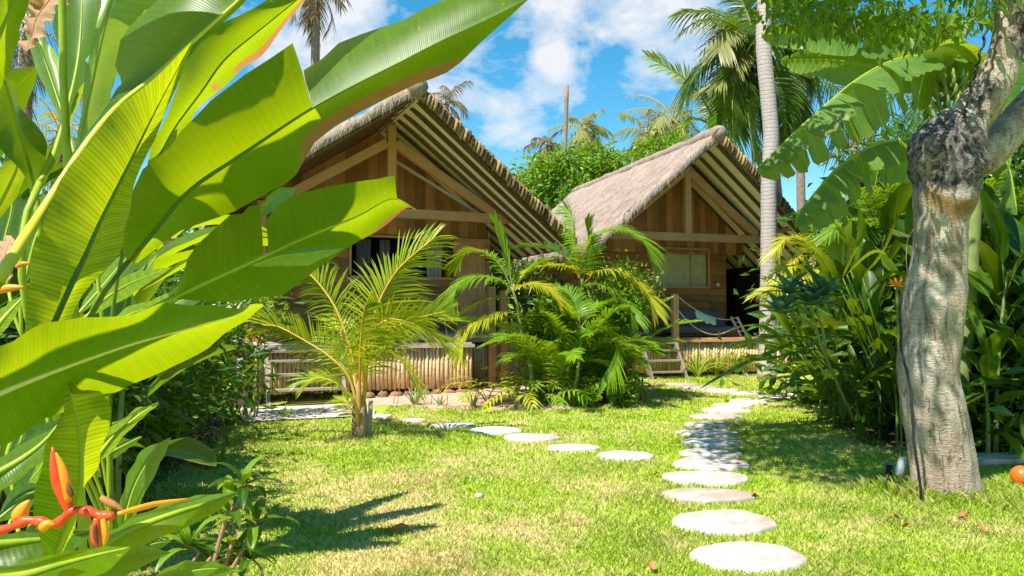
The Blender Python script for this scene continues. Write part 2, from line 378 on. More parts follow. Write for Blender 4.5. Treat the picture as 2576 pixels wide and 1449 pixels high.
def beam(mb, a, b, w, h, up=(0, 0, 1), r=None, mi=0):
    a, b = Vector(a), Vector(b); T = (b-a).normalized(); S = T.cross(Vector(up)).normalized(); U = S.cross(T)
    vs = []; uv = []; L = (b-a).length; fs = []
    for fi, (n1, n2, o) in enumerate((( 'S', 'T', 'U'), ('S', 'T', '-U'), ('U', 'T', 'S'), ('U', 'T', '-S'))):
        ax = {'S': S*w/2, 'U': U*h/2}; o_ = ax[o[-1]]*(-1 if o[0] == '-' else 1); s_ = ax[n1]; k = len(vs)
        wd = (w if n1 == 'S' else h)
        vs += [a+o_-s_, a+o_+s_, b+o_+s_, b+o_-s_]; uv += [(0, fi*.3), (0, fi*.3+wd), (L, fi*.3+wd), (L, fi*.3)]
        fs.append((k, k+1, k+2, k+3) if fi in (0, 3) else (k, k+3, k+2, k+1))
    for e, fl in ((a, 0), (b, 1)):
        k = len(vs); vs += [e-S*w/2-U*h/2, e+S*w/2-U*h/2, e+S*w/2+U*h/2, e-S*w/2+U*h/2]; uv += [(0, 0), (.05, 0), (.05, h), (0, h)]
        fs.append((k, k+1, k+2, k+3) if not fl else (k+3, k+2, k+1, k))
    mb.add(vs, fs, uv, r, None, mi)
def blob(mb, c, rad, seg=10, rings=7, amp=.15, freq=2.0, r=None, flat=None, seed=0):
    vs = [];
    for i in range(rings+1):
        ph = math.pi*i/rings
        for j in range(seg):
            th = 2*math.pi*j/seg; d = Vector((math.sin(ph)*math.cos(th), math.sin(ph)*math.sin(th), math.cos(ph)))
            k = 1+amp*noise.noise(d*freq+Vector((seed*7.3, seed, 0)))*1.6
            vs.append(Vector(c)+Vector((d.x*rad[0], d.y*rad[1], d.z*rad[2]))*k)
    fs = [(i*seg+j, (i+1)*seg+j, (i+1)*seg+(j+1) % seg, i*seg+(j+1) % seg) for i in range(rings) for j in range(seg)]
    mb.add(vs, fs, None, r)
# ---- leaves
def half(mb, mid, edge, q0, q1, sgn, n=22, m=6, bulge=.1, wav=.012, r=.5, dry=None, s0=0.0):
    vs = []; uv = []; dr = []
    ke = len(edge)-1; sl = s0; pm = None; sd = random.random()*50
    for i in range(n+1):
        q = i/n; c = cr(mid, q0+(q1-q0)*q); e = cr(edge, ke*q)
        T = (cr(mid, min(q0+(q1-q0)*q+.05, len(mid)-1))-cr(mid, max(q0+(q1-q0)*q-.05, 0))); E = e-c
        N = T.cross(E); N = N.normalized() if N.length > 1e-9 else Vector((0, 0, 1))
        if pm is not None: sl += (c-pm).length
        pm = c
        for j in range(m+1):
            t = j/m; w = E.length
            p = c+E*t+N*(bulge*w*math.sin(math.pi*t)*sgn+wav*t*t*noise.noise(Vector((q*7, sd, t)))*min(1, w*8))
            if j == m and 0 < i < n: p = p + E*.025*noise.noise(Vector((q*38, sd+9, 0)))
            vs.append(p); uv.append((sl, sgn*t))
            dr.append(dry(q, t) if dry else 0.0)
    w = m+1
    fs = [(i*w+j, i*w+j+1, (i+1)*w+j+1, (i+1)*w+j) for i in range(n) for j in range(m)]
    mb.add(vs, fs, uv, r, dr)
def paddle(mb, pts, wid, up=Vector((0, 0, 1)), fold=.25, n=9, m=3, r=None, dry=None, wave=.05, tip=1.0, roll=0.0, wbase=.35, mi=0):
    C = resample(pts, n+1); r = random.random() if r is None else r; sd = random.random()*60
    vs = []; uv = []; dr = []; L = 0
    for i, c in enumerate(C):
        q = i/n; T = (C[min(i+1, n)]-C[max(i-1, 0)]).normalized(); S = T.cross(up)
        S = S.normalized() if S.length > 1e-4 else Vector((1, 0, 0)); N = S.cross(T)
        if roll: S, N = S*math.cos(roll)+N*math.sin(roll), N*math.cos(roll)-S*math.sin(roll)
        if i: L += (c-C[i-1]).length
        w = wid*(math.sin(math.pi*(q*.93+.035)**(.75*tip)))**.75 if 0 < i < n else wid*.03
        for j in range(-m, m+1):
            t = j/m; a = abs(t)
            vs.append(c+S*(t*w*math.cos(fold*a))+N*(w*math.sin(fold)*a**1.5+wave*w*a*noise.noise(Vector((q*6, sd+(3 if t > 0 else 0), 0)))))
            uv.append((L, t)); dr.append((dry*a*(.4+.6*q)) if dry else 0)
    W = 2*m+1
    fs = [(i*W+j, i*W+j+1, (i+1)*W+j+1, (i+1)*W+j) for i in range(n) for j in range(2*m)]
    mb.add(vs, fs, uv, r, dr, mi)
def arc(base, az, el, L, bend, n=7, wob=0.0):      # a curve that starts at elevation el and bends down
    p = Vector(base); pts = [p.copy()]
    for i in range(n-1):
        e = el-bend*(i/(n-2)); a = az+wob*(i/(n-1))
        p = p+Vector((math.cos(a)*math.cos(e), math.sin(a)*math.cos(e), math.sin(e)))*(L/(n-1)); pts.append(p.copy())
    return pts
def frond(mb, pts, n=45, L=.5, w=.014, lift=.35, droop=.35, f0=78, f1=28, roll=0.0, r0=None, bare=.1, rr=None, mir=1, jit=1.0, split=0.0, prof=None, rmi=1, gap=0.0):
    C = resample(pts, n+1); rr = random.random()*.6+.2 if rr is None else rr
    if r0: tube(mb, [C[i] for i in range(0, n+1, max(1, n//14))]+[C[n]], [r0*(1-.85*i/(len(range(0, n+1, max(1, n//14))))) for i in range(len(range(0, n+1, max(1, n//14)))+1)], 5, rr, None, False, rmi)
    for i in range(1, n+1):
        q = i/n
        if q < bare: continue
        T = (C[min(i+1, n)]-C[i-1]).normalized(); S = T.cross(Vector((0, 0, 1)))
        S = S.normalized() if S.length > .02 else Vector((1, 0, 0)); N = S.cross(T)
        S, N = S*math.cos(roll)+N*math.sin(roll), N*math.cos(roll)-S*math.sin(roll)
        qq = (q-bare)/(1-bare); pr = (prof(qq) if prof else (.45+.55*math.sin(math.pi*min(1, qq*1.25+.1)) if qq < .72 else max(.3, 1-(qq-.72)*2.0)))
        ang = R(f0+(f1-f0)*qq)
        for sd in (-1, 1):
            if gap and random.random() < gap: continue
            l = L*pr*random.uniform(1-.12*jit, 1+.08*jit); a = ang+R(random.uniform(-5, 5)*jit)
            D = (S*sd*math.sin(a)+T*math.cos(a)+N*(lift+random.uniform(-.1, .1)*jit)).normalized()
            Wv = (T-D*T.dot(D)); Wv = Wv.normalized() if Wv.length > 1e-3 else N
            Wv = (Wv+N*random.uniform(-.25, .25)*jit).normalized()
            vs = []; uv = []; rl = min(1, max(0, rr+random.uniform(-.25, .25)))
            dd = droop*random.uniform(.7, 1.3)
            for t, ww in ((0, .45), (.3, 1), (.68, .8), (1, .06)):
                c = C[i]+D*(l*t)+Vector((0, 0, -dd*l*t*t))
                vs += [c-Wv*w*ww, c+Wv*w*ww]; uv += [(t*l, -.6), (t*l, .6)]
            mb.add(vs, [(0, 1, 3, 2), (2, 3, 5, 4), (4, 5, 7, 6)], uv, rl)
def cloud(mb, c, rad, n, ls, asp=.38, clumps=14, spread=.42, shell=.55, up=.35, droop=0.0, rbias=0.0, zmin=None):
    c = Vector(c); cl = []
    for k in range(clumps):
        d = Vector((random.gauss(0, 1), random.gauss(0, 1), random.gauss(0, 1))).normalized()*random.uniform(shell, 1)
        cl.append((Vector((d.x*rad[0], d.y*rad[1], d.z*rad[2])), random.uniform(.15, .85), random.uniform(.6, 1.2)))
    ms = min(rad)
    for i in range(n):
        k, rk, sk = random.choice(cl)
        g = Vector((random.gauss(0, 1), random.gauss(0, 1), random.gauss(0, .8)))*spread*ms*sk
        p = c+k+g
        if zmin is not None and p.z < zmin: p.z = zmin+random.random()*.3
        o = (k+g); o = o.normalized() if o.length > 1e-4 else Vector((0, 0, 1))
        D = (o*.6+Vector((random.gauss(0, .6), random.gauss(0, .6), random.gauss(0, .5)-droop))).normalized()
        Nn = (o*.5+Vector((random.gauss(0, .5), random.gauss(0, .5), up+random.gauss(0, .4)))).normalized()
        S = D.cross(Nn)
        if S.length < 1e-3: continue
        S.normalize(); Nn = S.cross(D); l = ls*random.uniform(.65, 1.25); w = l*asp*.5
        vs = [p, p+D*l*.45+S*w+Nn*w*.3, p+D*l-Nn*l*.12, p+D*l*.45-S*w+Nn*w*.3, p+D*l*.5]
        mb.add(vs, [(0, 1, 4), (1, 2, 4), (2, 3, 4), (3, 0, 4)], [(0, .0), (l*.5, .8), (l, .1), (l*.5, -.8), (l*.5, 0)], min(1, max(0, rk+random.uniform(-.3, .3)+rbias)))
# ================================================================== the ground
def sm(t): t = min(1, max(0, t)); return t*t*(3-2*t)
def gz(x, y): return .13*sm((y-11.3)/4.5)
def GG(u, v):
    z = 0.0
    for k in range(6):
        p = G(u, v, z); z = gz(p.x, p.y)
    return p
def axis(a, b, st, far): return [-f for f in reversed(far)]+list(np.arange(a, b+.01, st))+far
xs = axis(-24, 24, .75, [30, 45, 80, 200, 900]); ys = [-200, -40, -12]+list(np.arange(-6, 30.1, .5))+[34, 40, 50, 70, 120, 300, 1500]
mb = MB(); mb.add([(x, y, gz(x, y)) for y in ys for x in xs], [(j*len(xs)+i, j*len(xs)+i+1, (j+1)*len(xs)+i+1, (j+1)*len(xs)+i) for j in range(len(ys)-1) for i in range(len(xs)-1)], None, .5)
struct(mb.build('ground', 'ground'))
def sheet(name, a, b, mat, dz, n=30, m=8, rough=.06):
    a = [Vector((*p, 0)) for p in a]; b = [Vector((*p, 0)) for p in b]; vs = []
    for i in range(n+1):
        q = i/n; pa, pb = cr(a, q*(len(a)-1)), cr(b, q*(len(b)-1))
        for j in range(m+1):
            p = pa.lerp(pb, j/m); k = rough*noise.noise(Vector((p.x*1.7, p.y*1.7, 3)))
            if j in (0, m): p.y += k*2; p.x += k
            vs.append((p.x, p.y, gz(p.x, p.y)+dz))
    w = m+1; mb = MB(); mb.add(vs, [(i*w+j, i*w+j+1, (i+1)*w+j+1, (i+1)*w+j) for i in range(n) for j in range(m)], None, .5)
    return struct(mb.build(name, mat))
def xy(u, v): p = GG(u, v); return (p.x, p.y)
sheet('soil_bed', [xy(860, 1020), xy(960, 1020), xy(1080, 1026), xy(1230, 1030), xy(1420, 1030), xy(1620, 1010)], [(-1.95, 13.9), (-1.2, 14.2), (-.4, 14.5), (.3, 14.8), (1.2, 15), (3.0, 15.3)], 'soil', .004)
sheet('hedge_soil', [(-2.2, 2.0), (-2.0, 3.4), (-2.35, 4.6), (-2.95, 6.6), (-3.35, 9.0), (-3.75, 11.0)], [(-7, 2), (-7, 4), (-7, 6), (-7, 8), (-7, 10), (-7, 13)], 'darksoil', .004)
sheet('planting_soil', [(6.2, 7.2), (4.3, 7.5), (3.95, 8.6), (4.1, 9.6), (4.6, 11.2), (5.4, 12.6)], [(12, 7), (12, 8), (12, 10), (12, 12), (12, 13), (12, 14)], 'darksoil', .004)
pav = [xy(612, 1066), xy(700, 1060), xy(800, 1055), xy(890, 1050), xy(940, 1049)]
sheet('paving', pav, [xy(600, 1030), xy(700, 1026), xy(800, 1022), xy(880, 1020), xy(945, 1034)], 'paving', .022, 24, 5, .03)

# ---- stepping stones
STONES = [(1890, 1408, 291), (1819, 1319, 257), (1780, 1251, 228), (1775, 1207, 211), (1789, 1171, 186), (1785, 1143, 160), (1785, 1117, 152), (1779, 1092, 149), (1788, 1071, 129), (1803, 1051, 135), (1825, 1035, 118), (1845, 1022.5, 104), (1886, 1011, 98), (1951, 1001, 91), (1880, 991.5, 88), (1818, 984.5, 81), (1761, 977, 88), (1711, 969, 92), (2009, 993, 64), (2060, 1001, 60)]
BR = [(1575, 1150.6, 134), (1445, 1130, 125), (1336, 1104, 140), (1246, 1086, 130), (1140, 1073, 115), (1040, 1061, 62), (955, 1050, 60)]
lab = ['largest white stepping stone, nearest the bottom edge of the picture', 'broad white stepping stone just beyond the largest nearest one', 'sunlit oval stepping stone, last fully sunlit one before the tree shadow',
       'oval stepping stone half in the front edge of the tree shadow', 'fourth stepping stone back from the largest one, shaded by the tree', 'fifth stepping stone back from the largest one, shaded on its right half', 'sixth stepping stone back from the largest one, in the tree shadow', 'seventh stepping stone back from the largest one, in the far half of the shadow',
       'narrow dark shaded stepping stone at the far edge of the tree shadow', 'sunlit stepping stone just past the far edge of the tree shadow', 'second sunlit stepping stone past the tree shadow', 'third sunlit stepping stone past the tree shadow', 'fourth sunlit stepping stone past the shadow, at the bend of the path',
       'thin stepping stone right of the path bend, beside the leafy plants', 'stepping stone left of the path bend leading toward the far steps', 'stepping stone two before the pale slab at the far hut steps', 'stepping stone one before the pale slab at the far hut steps', 'farthest pale slab stone at the foot of the far hut steps',
       'small far stepping stone under the dark leaves of the right planting', 'outermost right far stepping stone half hidden under dark leaves']
labB = ['white stepping stone of the branch path closest to the straight path', 'second white stone of the branch path from the straight path', 'third white stone of the branch path, in open sunny lawn', 'fourth white stone of the branch path, in open lawn', 'white stone of the branch path dappled by palm frond shadow', 'small white stone of the branch path right of the young coconut palm', 'white stone of the branch path touching the young coconut palm base']
SE = []
def stone(u, v, w, label, group, k):
    p = GG(u, v); d = (p-Vector((0, 0, CAMH))).dot(ray(1288, 724.5)); W = w*d/FPX/2; D = W*(.74+.12*math.sin(k*2.1)); h = .035
    D = min(D, .30)
    mb = MB(); n = 28; rings = [(1.0, -.03), (1.0, h*.55), (.96, h*.9), (.88, h), (.5, h*1.05), (0.02, h*1.05)]; vs = []
    for rr, z in rings:
        for j in range(n):
            th = 2*math.pi*j/n; e = 1+.17*noise.noise(Vector((math.cos(th)*1.3, math.sin(th)*1.3, k*3.7)))+.09*noise.noise(Vector((math.cos(th)*4, math.sin(th)*4, k)))
            x, y = p.x+W*rr*e*math.cos(th), p.y+D*rr*e*math.sin(th)
            vs.append((x, y, gz(p.x, p.y)+z+.006*noise.noise(Vector((x*6, y*6, 0)))*(rr < .95)))
    mb.add(vs, [(i*n+j, i*n+(j+1) % n, (i+1)*n+(j+1) % n, (i+1)*n+j) for i in range(len(rings)-1) for j in range(n)], None, random.random())
    tag(mb.build('stepping_stone', 'stone', None, (p.x, p.y, gz(p.x, p.y))), label, 'stepping stone', group); SE.append((p.x, p.y, W, D))
for k, (s, l) in enumerate(zip(STONES, lab)): stone(*s, l, 'stepping stones of the straight path', k)
for k, (s, l) in enumerate(zip(BR, labB)): stone(*s, l, 'stepping stones of the branch path', k+40)

# ---- grass: single blades, denser near the path walker
def build_grass():
    N = 330000; rng = np.random.default_rng(5)
    y = 3.0*(19.5/3.0)**rng.random(N); x = (rng.random(N)*2-1)*(.72*y+.35)
    keep = np.ones(N, bool)
    for (sx, sy, W, D) in SE: keep &= ((x-sx)/(W*.97))**2+((y-sy)/(D*.97))**2 > 1-.22*rng.random(N)**2
    pv = [Vector(q) for q in pav]
    keep &= ~((x > -3.75) & (x < -1.9) & (y > 10.75+.12*np.sin(x*9)) & (y < 13))
    sb = [xy(860, 1020), xy(960, 1020), xy(1080, 1026), xy(1230, 1030), xy(1420, 1030), xy(1620, 1010)]
    sy_ = np.interp(x, [p[0] for p in sb], [p[1] for p in sb]); keep &= ~((x > sb[0][0]) & (x < sb[-1][0]) & (y > sy_-.05+.12*np.sin(x*7)+.1*rng.random(N)))
    hx = np.interp(y, [2, 3.4, 4.6, 6.6, 9, 11], [-2.2, -2.0, -2.35, -2.95, -3.35, -3.75]); keep &= ~((x < hx-.25*rng.random(N)) & (rng.random(N) < .93))
    keep &= ~((x > np.interp(y, [7.2, 7.5, 8.6, 9.6, 11.2, 12.6], [6.2, 4.3, 3.95, 4.1, 4.6, 5.4])+.3*rng.random(N)) & (y > 7.2) & (rng.random(N) < .9))
    keep &= ~((y > 14.3) & (x < 1.6))
    x, y = x[keep], y[keep]; n = len(x)
    t = np.clip((y-11.3)/4.5, 0, 1); z = .13*t*t*(3-2*t)
    cl = np.sin(x*3.1+1.3*np.sin(y*2.3))*np.sin(y*2.7+np.sin(x*1.9)); h = (.011+.017*rng.random(n)+.012*np.clip(cl, 0, 1))*(1+.03*y)
    # longer tufts around the big tree and the young palm
    for (tx, ty, rr, am) in ((3.35, 6.0, .55, 1.9), (3.9, 6.2, .5, 1.8), (3.0, 6.3, .3, 1.3), (-1.75, 9.0, .6, 1.0), (1.7, 12.1, .5, .8)):
        h *= 1+am*np.exp(-((x-tx)**2+(y-ty)**2)/rr**2)*rng.random(n)
    w = (.0020+.0016*rng.random(n))*np.maximum(1, y/4.2)**.9
    a = rng.random(n)*2*np.pi; ln = (.25+.75*rng.random(n))*h; b = a+np.pi/2+rng.normal(0, .5, n)
    V = np.empty((n, 4, 3), np.float32)
    for i, (s, hh, k) in enumerate(((-1, 0, 0), (1, 0, 0), (.55, .6, .32), (0, 1, 1))):
        V[:, i, 0] = x+s*w*np.cos(a)+k*ln*np.cos(b); V[:, i, 1] = y+s*w*np.sin(a)+k*ln*np.sin(b); V[:, i, 2] = z-.004*(hh == 0)+hh*h
    F = (np.arange(n)[:, None]*4+np.array([[0, 1, 2, 0, 2, 3]])).reshape(-1)
    me = bpy.data.meshes.new('grass'); me.vertices.add(n*4); me.vertices.foreach_set('co', V.ravel())
    me.loops.add(n*6); me.loops.foreach_set('vertex_index', F.astype(np.int32)); me.polygons.add(n*2)
    me.polygons.foreach_set('loop_start', np.arange(n*2, dtype=np.int32)*3); me.polygons.foreach_set('loop_total', np.full(n*2, 3, np.int32))
    me.update(); at = me.attributes.new('rnd', 'FLOAT', 'POINT'); at.data.foreach_set('value', np.repeat(rng.random(n).astype(np.float32), 4))
    me.materials.append(M['grass']); o = bpy.data.objects.new('grass', me); COL.objects.link(o); o['kind'] = 'stuff'
    o['label'] = 'short sunlit lawn grass with dry patches'
build_grass()

# ================================================================== the two thatched huts
def boards(mb, x0, x1, z0, z1, y, t=.03, hh=.16, r0=.0, r1=1.0):
    n = max(1, round((z1-z0)/hh)); h = (z1-z0)/n
    for i in range(n):
        zc = z0+h*(i+.5); yy = y+random.uniform(-.004, .004)
        beam(mb, (x0, yy, zc), (x1, yy, zc), t, h-.006, (0, 0, 1), random.uniform(r0, r1))
def hut(name, label, x, y, a, zr, m, wo, oa, oe, zb, hb, L, yd, dk0, dk1, rw, which):
    root = thing(name, label, 'hut', (x, y, 0), 'thatched huts', R(a), True)
    th = .19; yb = L-oa
    ml = m*.86 if which == 1 else m
    zt = lambda w: zr-(m if w >= 0 else ml)*(math.sqrt(w*w+.09**2)-.09)
    yf = lambda w: -(oa+(oe-oa)*min(1, abs(w)/wo))
    # thatch: top and underside sheets closed along the edges
    nw, ny = 96, 46; vs = []; uv = []
    for lay in (0, 1):
        for j in range(ny+1):
            for i in range(nw+1):
                w = wo*(2*i/nw-1); k = j/ny; yy = yf(w)+(yb-yf(w))*k
                nz = noise.noise(Vector((w*1.4, yy*1.4, 7.7)))*.05+noise.noise(Vector((w*4, yy*4, 1.7)))*.025
                ed = (.05*noise.noise(Vector((w*5, 2, yy*.3))) if j == 0 else 0); ew = .07*noise.noise(Vector((yy*4, 9, 1))) if i in (0, nw) else 0
                vs.append((w+ew, yy+ed, zt(w)+(nz+.035*((abs(w)/.42+.25*noise.noise(Vector((yy*.8, 5, 0)))) % 1) if lay == 0 else -th))); uv.append((yy, w))
    n1 = (nw+1)*(ny+1); W = nw+1
    fs = [(j*W+i, j*W+i+1, (j+1)*W+i+1, (j+1)*W+i) for j in range(ny) for i in range(nw)]
    fs += [tuple(n1+q for q in reversed(f)) for f in fs]
    for i in range(nw): fs += [(i+1, i, n1+i, n1+i+1), (ny*W+i, ny*W+i+1, n1+ny*W+i+1, n1+ny*W+i)]
    for j in range(ny): fs += [(j*W, (j+1)*W, n1+(j+1)*W, n1+j*W), ((j+1)*W+nw, j*W+nw, n1+j*W+nw, n1+(j+1)*W+nw)]
    mb = MB(); mb.add(vs, fs, uv, .5)
    for k in range(13000):             # loose straws lying on the slopes
        sd = random.choice((-1, 1)); w = sd*wo*math.sqrt(random.random())*.99; k_ = random.random(); yy = yf(w)+(yb-yf(w))*k_
        l = random.uniform(.08, .26); dy = random.uniform(-.06, .06); ww = random.uniform(.003, .007)
        z0 = zt(w)+noise.noise(Vector((w*1.4, yy*1.4, 7.7)))*.05+.03; w2 = w+sd*l*.75; z2 = zt(w2)+random.uniform(-.01, .05)
        mb.add([(w, yy-ww, z0), (w, yy+ww, z0), (w2, yy+dy, z2)], [(0, 1, 2)], [(yy, w)]*3, random.random())
    roof = mb.build('thatch_roof', 'thatch', root)
    mb = MB()                          # hanging wisps along the gable edge and the eaves
    for k in range(1500):
        sd = random.choice((-1, -1, 1)); w = sd*wo*random.random(); yy = yf(w)-.02; l = random.uniform(.04, .2); ww = random.uniform(.002, .006)
        if random.random() < .4: w = sd*(wo+.01); yy = random.uniform(yf(w), yb)
        z0 = zt(w)-random.uniform(0, .1); q = Vector((w+random.uniform(-.06, .06)+sd*.03, yy-random.uniform(0, .07), z0-l))
        mb.add([(w-ww, yy, z0), (w+ww, yy, z0), tuple(q)], [(0, 1, 2)], None, random.random())
    mb.build('straw_fringe', 'straw', roof, smooth=False)
    mb = MB(); pts = [Vector((0, yf(0)-.07+(yb+.1-yf(0))*i/24, zr-.02+.025*noise.noise(Vector((i*.8, 1, a))))) for i in range(25)]
    tube(mb, pts, [.14+.035*noise.noise(Vector((i*1.1, 4, 0)))+(.03 if i < 3 else 0) for i in range(25)], 10, .4)
    for k in range(1200):
        yy = random.uniform(yf(0)-.1, yb); sd = random.choice((-1, 1)); b = random.uniform(.02, .16); l = random.uniform(.06, .22)
        mb.add([(sd*b*.5, yy-.006, zr+.10-b*.3), (sd*b*.5, yy+.006, zr+.10-b*.3), (sd*(b+l*.7), yy+random.uniform(-.08, .08), zr+.12-b*m-l*m*.75)], [(0, 1, 2)], [(yy, b)]*3, random.random())
    mb.build('ridge_cap', 'thatch', roof)
    for sd in (1,):                    # bundled thatch ends stacked along the gable edge
        mb = MB(); nb = int(wo/.062)
        for k in range(nb):
            w = .1+(wo-.1)*(k+.5)/nb; yy = yf(w)-.035; zz = zt(w)-.10; jj = random.uniform(-.03, .02); zz += random.uniform(-.025, .02)
            c = Vector((sd*w, yy+jj, zz)); dn = Vector((sd*.35, 0, -1)).normalized(); ac = Vector((sd, 0, -m)).normalized()
            vs = []; 
            for t, g in ((-.085, .8), (-.02, 1.05), (.05, 1.0), (.115, .75)):
                for e, f in ((-1, 0), (-.55, -1), (.55, -1), (1, 0), (.5, .8), (-.5, .8)):
                    vs.append(c+Vector((sd*.3, 0, 1)).normalized()*-t+ac*e*.036*g+Vector((0, 1, 0))*f*.05*g)
            mb.add(vs, [(i*6+j, i*6+(j+1) % 6, (i+1)*6+(j+1) % 6, (i+1)*6+j) for i in range(3) for j in range(6)]+[(5, 4, 3, 2, 1, 0), (18, 19, 20, 21, 22, 23)], [(w*3, i*.1) for i in range(24)], random.random())
        mb.build('thatch_edge', 'thatchedge', roof)
    # pale mat ceiling and dark rafters under each slope
    for sd in (-1, 1):
        mb = MB(); vs = []; uv = []
        for j in range(9):
            for i in range(13):
                w = .02+(wo-.06)*i/12; y0 = yf(w)+.10; yy = y0+(yb-.2-y0)*j/8
                vs.append((sd*w, yy, zt(sd*w)-th-.012)); uv.append((yy, w))
        mb.add(vs, [(j*13+i, j*13+i+1, (j+1)*13+i+1, (j+1)*13+i) for j in range(8) for i in range(12)], uv, .5); mb.build('ceiling_mat', 'ceil', root)
        k = 0; y0 = -oa+.06
        while y0 < 2.6:
            mb = MB(); fy = (oe/oa if y0 < 0 else 1); h = .022
            z1 = zt(sd*.06)-th-.012-h/2; z2 = zt(sd*(wo-.05))-th-.012-h/2
            beam(mb, (sd*.06, y0+.08, z1), (sd*(wo-.05), y0*fy+.08, z2), rw, h, (0, 0, 1)); mb.build('rafter', 'rafter', root)
            y0 += .43+random.uniform(-.03, .03); k += 1
    # truss
    mb = MB(); beam(mb, (0, 0, zb+.085), (0, 0, zt(0)-th-.10), .15, .14, (0, 1, 0), .75); mb.build('king_post', 'wood', root)
    mb = MB(); beam(mb, (-hb, 0, zb), (hb, 0, zb), .13, .17, (0, 0, 1), .55); mb.build('tie_beam', 'wood', root)
    for sd in (-1, 1):
        mb = MB(); zk = zt(0)-th-.42; wt = hb*.86
        beam(mb, (sd*.078, 0.003, zk), (sd*wt, 0.003, zb+.10), .12, .16, (0, 0, 1), .7); mb.build('principal_rafter', 'wood', root)
        if which == 1 and sd == 1: mb = MB(); beam(mb, (sd*.078, .16, zk-.26), (sd*(wt-.2), .16, zb+.09), .05, .05, (0, 0, 1), .5); mb.build('brace', 'greywood', root)
        mb = MB(); tube(mb, resample([(sd*(hb-.06), -.95, zb+.185), (sd*(hb-.05), 2, zb+.165), (sd*(hb-.07), yb-.6, zb+.18)], 9), .075, 9, .35); mb.build('wall_plate', 'greybark', root)
    # gable boards and front wall
    mb = MB(); w = -hb+.05; yw = 1.0
    while w < hb-.1:
        ww = random.uniform(.14, .22); zc = zt(w+ww/2)-.1
        if zc > zb-.15: beam(mb, (w+ww/2, yw+random.uniform(-.006, .006), zb-.28), (w+ww/2, yw, zc), ww-.005, .03, (0, 1, 0), random.random())
        w += ww
    mb.build('gable_wall', 'plank', root)
    mb = MB(); zd = .97
    if which == 1:
        boards(mb, -2.3, -.56, zd, zb-.29, yw, r1=.6); boards(mb, -.56, 1.57, zd, 2.17, yw, r1=.6); boards(mb, -.56, 1.57, 2.98, zb-.29, yw); boards(mb, 2.2, 2.32, zd, zb-.29, yw)
        boards(mb, 1.57, 2.2, zd, 1.0, yw)
    else:
        boards(mb, -2.3, -.36, zd, zb-.29, yw, r1=.6); boards(mb, -.36, 1.15, zd, 2.12, yw, r1=.5); boards(mb, -.36, 1.15, 3.05, zb-.23, yw+.001, r1=.5); boards(mb, 1.15, 1.62, zd, zb-.29, yw, r1=.6)
    mb.build('front_wall', 'plank', root)
    if which == 1:
        mb = MB(); beam(mb, (1.89, yw-.02, .98), (1.89, yw-.02, 3.0), .62, .04, (0, 1, 0), .45)
        for zc in (2.55, 1.65): 
            for dx in (-.2, .2): beam(mb, (1.89+dx, yw-.05, zc-.36), (1.89+dx, yw-.05, zc+.36), .05, .022, (0, 1, 0), .7)
            for dz in (-.36, .36): beam(mb, (1.67, yw-.052, zc+dz), (2.11, yw-.052, zc+dz), .022, .05, (0, 0, 1), .7)
        mb.build('door_panel', 'wood', root)
        win = None; x0, x1, z0, z1 = -.53, 1.55, 2.18, 2.97
    else: x0, x1, z0, z1 = -.35, 1.14, 2.13, 3.04
    mb = MB(); fwid = .045
    for (p, q) in (((x0, z0), (x1, z0)), ((x0, z1), (x1, z1))): beam(mb, (p[0], yw-.02, p[1]), (q[0], yw-.02, q[1]), .07, fwid, (0, 0, 1), .6)
    for xx in ([x0, x1] if which == 1 else [x0, x1]): beam(mb, (xx, yw-.023, z0+.035), (xx, yw-.023, z1-.035), fwid, .066, (0, 1, 0), .6)
    win = mb.build('window', 'wood', root)
    if which == 2:
        mb = MB(); vs = []; n = 60
        for i in range(n+1):
            q = x0+.03+(x1-x0-.06)*i/n; yy = yw+.05+.006*math.sin(i*.9)+.004*math.sin(i*2.3)
            vs += [(q, yy, z0+.02), (q, yy, z1-.02)]
        mb.add(vs, [(2*i, 2*i+2, 2*i+3, 2*i+1) for i in range(n)], None, .6); mb.build('curtain', 'curtain', win)
        mb = MB(); mb.add([(x0+.035, yw+.0, z0+.035), (x1-.035, yw, z0+.035), (x1-.035, yw, z1-.035), (x0+.035, yw, z1-.035)], [(0, 1, 2, 3)]); mb.build('pane', 'glass', win)
        mb = MB(); beam(mb, (.67, yw-.015, z0+.035), (.67, yw-.015, z1-.035), .025, .03, (0, 1, 0), .9); mb.build('mullion', 'wood', win)
        mb = MB(); beam(mb, (1.39, yw-.03, 2.16), (1.39, yw-.03, 2.24), .07, .02, (0, 1, 0), .5); mb.build('switch_plate', 'whitemetal', root)
    else:
        for cx, wd in ((-.22, .30), (.2, .22), (1.2, .35)):
            mb = MB(); vs = []; n = 26
            for i in range(n+1):
                t = i/n; yy = yw+.22+.035*math.sin(t*wd*70)
                for zz, kx in ((1.95, .75), (2.5, .9), (2.93, 1)): vs.append((cx+(t-.5)*wd*kx, yy, zz))
            mb.add(vs, [(3*i+j, 3*i+3+j, 3*i+4+j, 3*i+1+j) for i in range(n) for j in range(2)]); mb.build('hanging_curtain', 'fabric' if cx < .5 else 'rope', win)
    # room shell behind
    ym = min(yb-.7, 5.0)
    for sx in ((-2.3, 2.3) if which == 1 else (-2.3, 1.6)):
        mb = MB()
        for k in range(14):
            zc = zd+.09+.17*k
            if zc < zt(sx)-th-.05: beam(mb, (sx, yw+.02, zc), (sx, ym, zc), .03, .165, (0, 0, 1), random.random())
        mb.build('side_wall', 'plank', root)
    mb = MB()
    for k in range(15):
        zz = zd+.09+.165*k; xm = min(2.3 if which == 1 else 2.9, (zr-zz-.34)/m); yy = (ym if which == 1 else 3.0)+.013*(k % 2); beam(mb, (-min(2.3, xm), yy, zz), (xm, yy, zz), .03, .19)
    mb.build('back_wall', 'void', root)
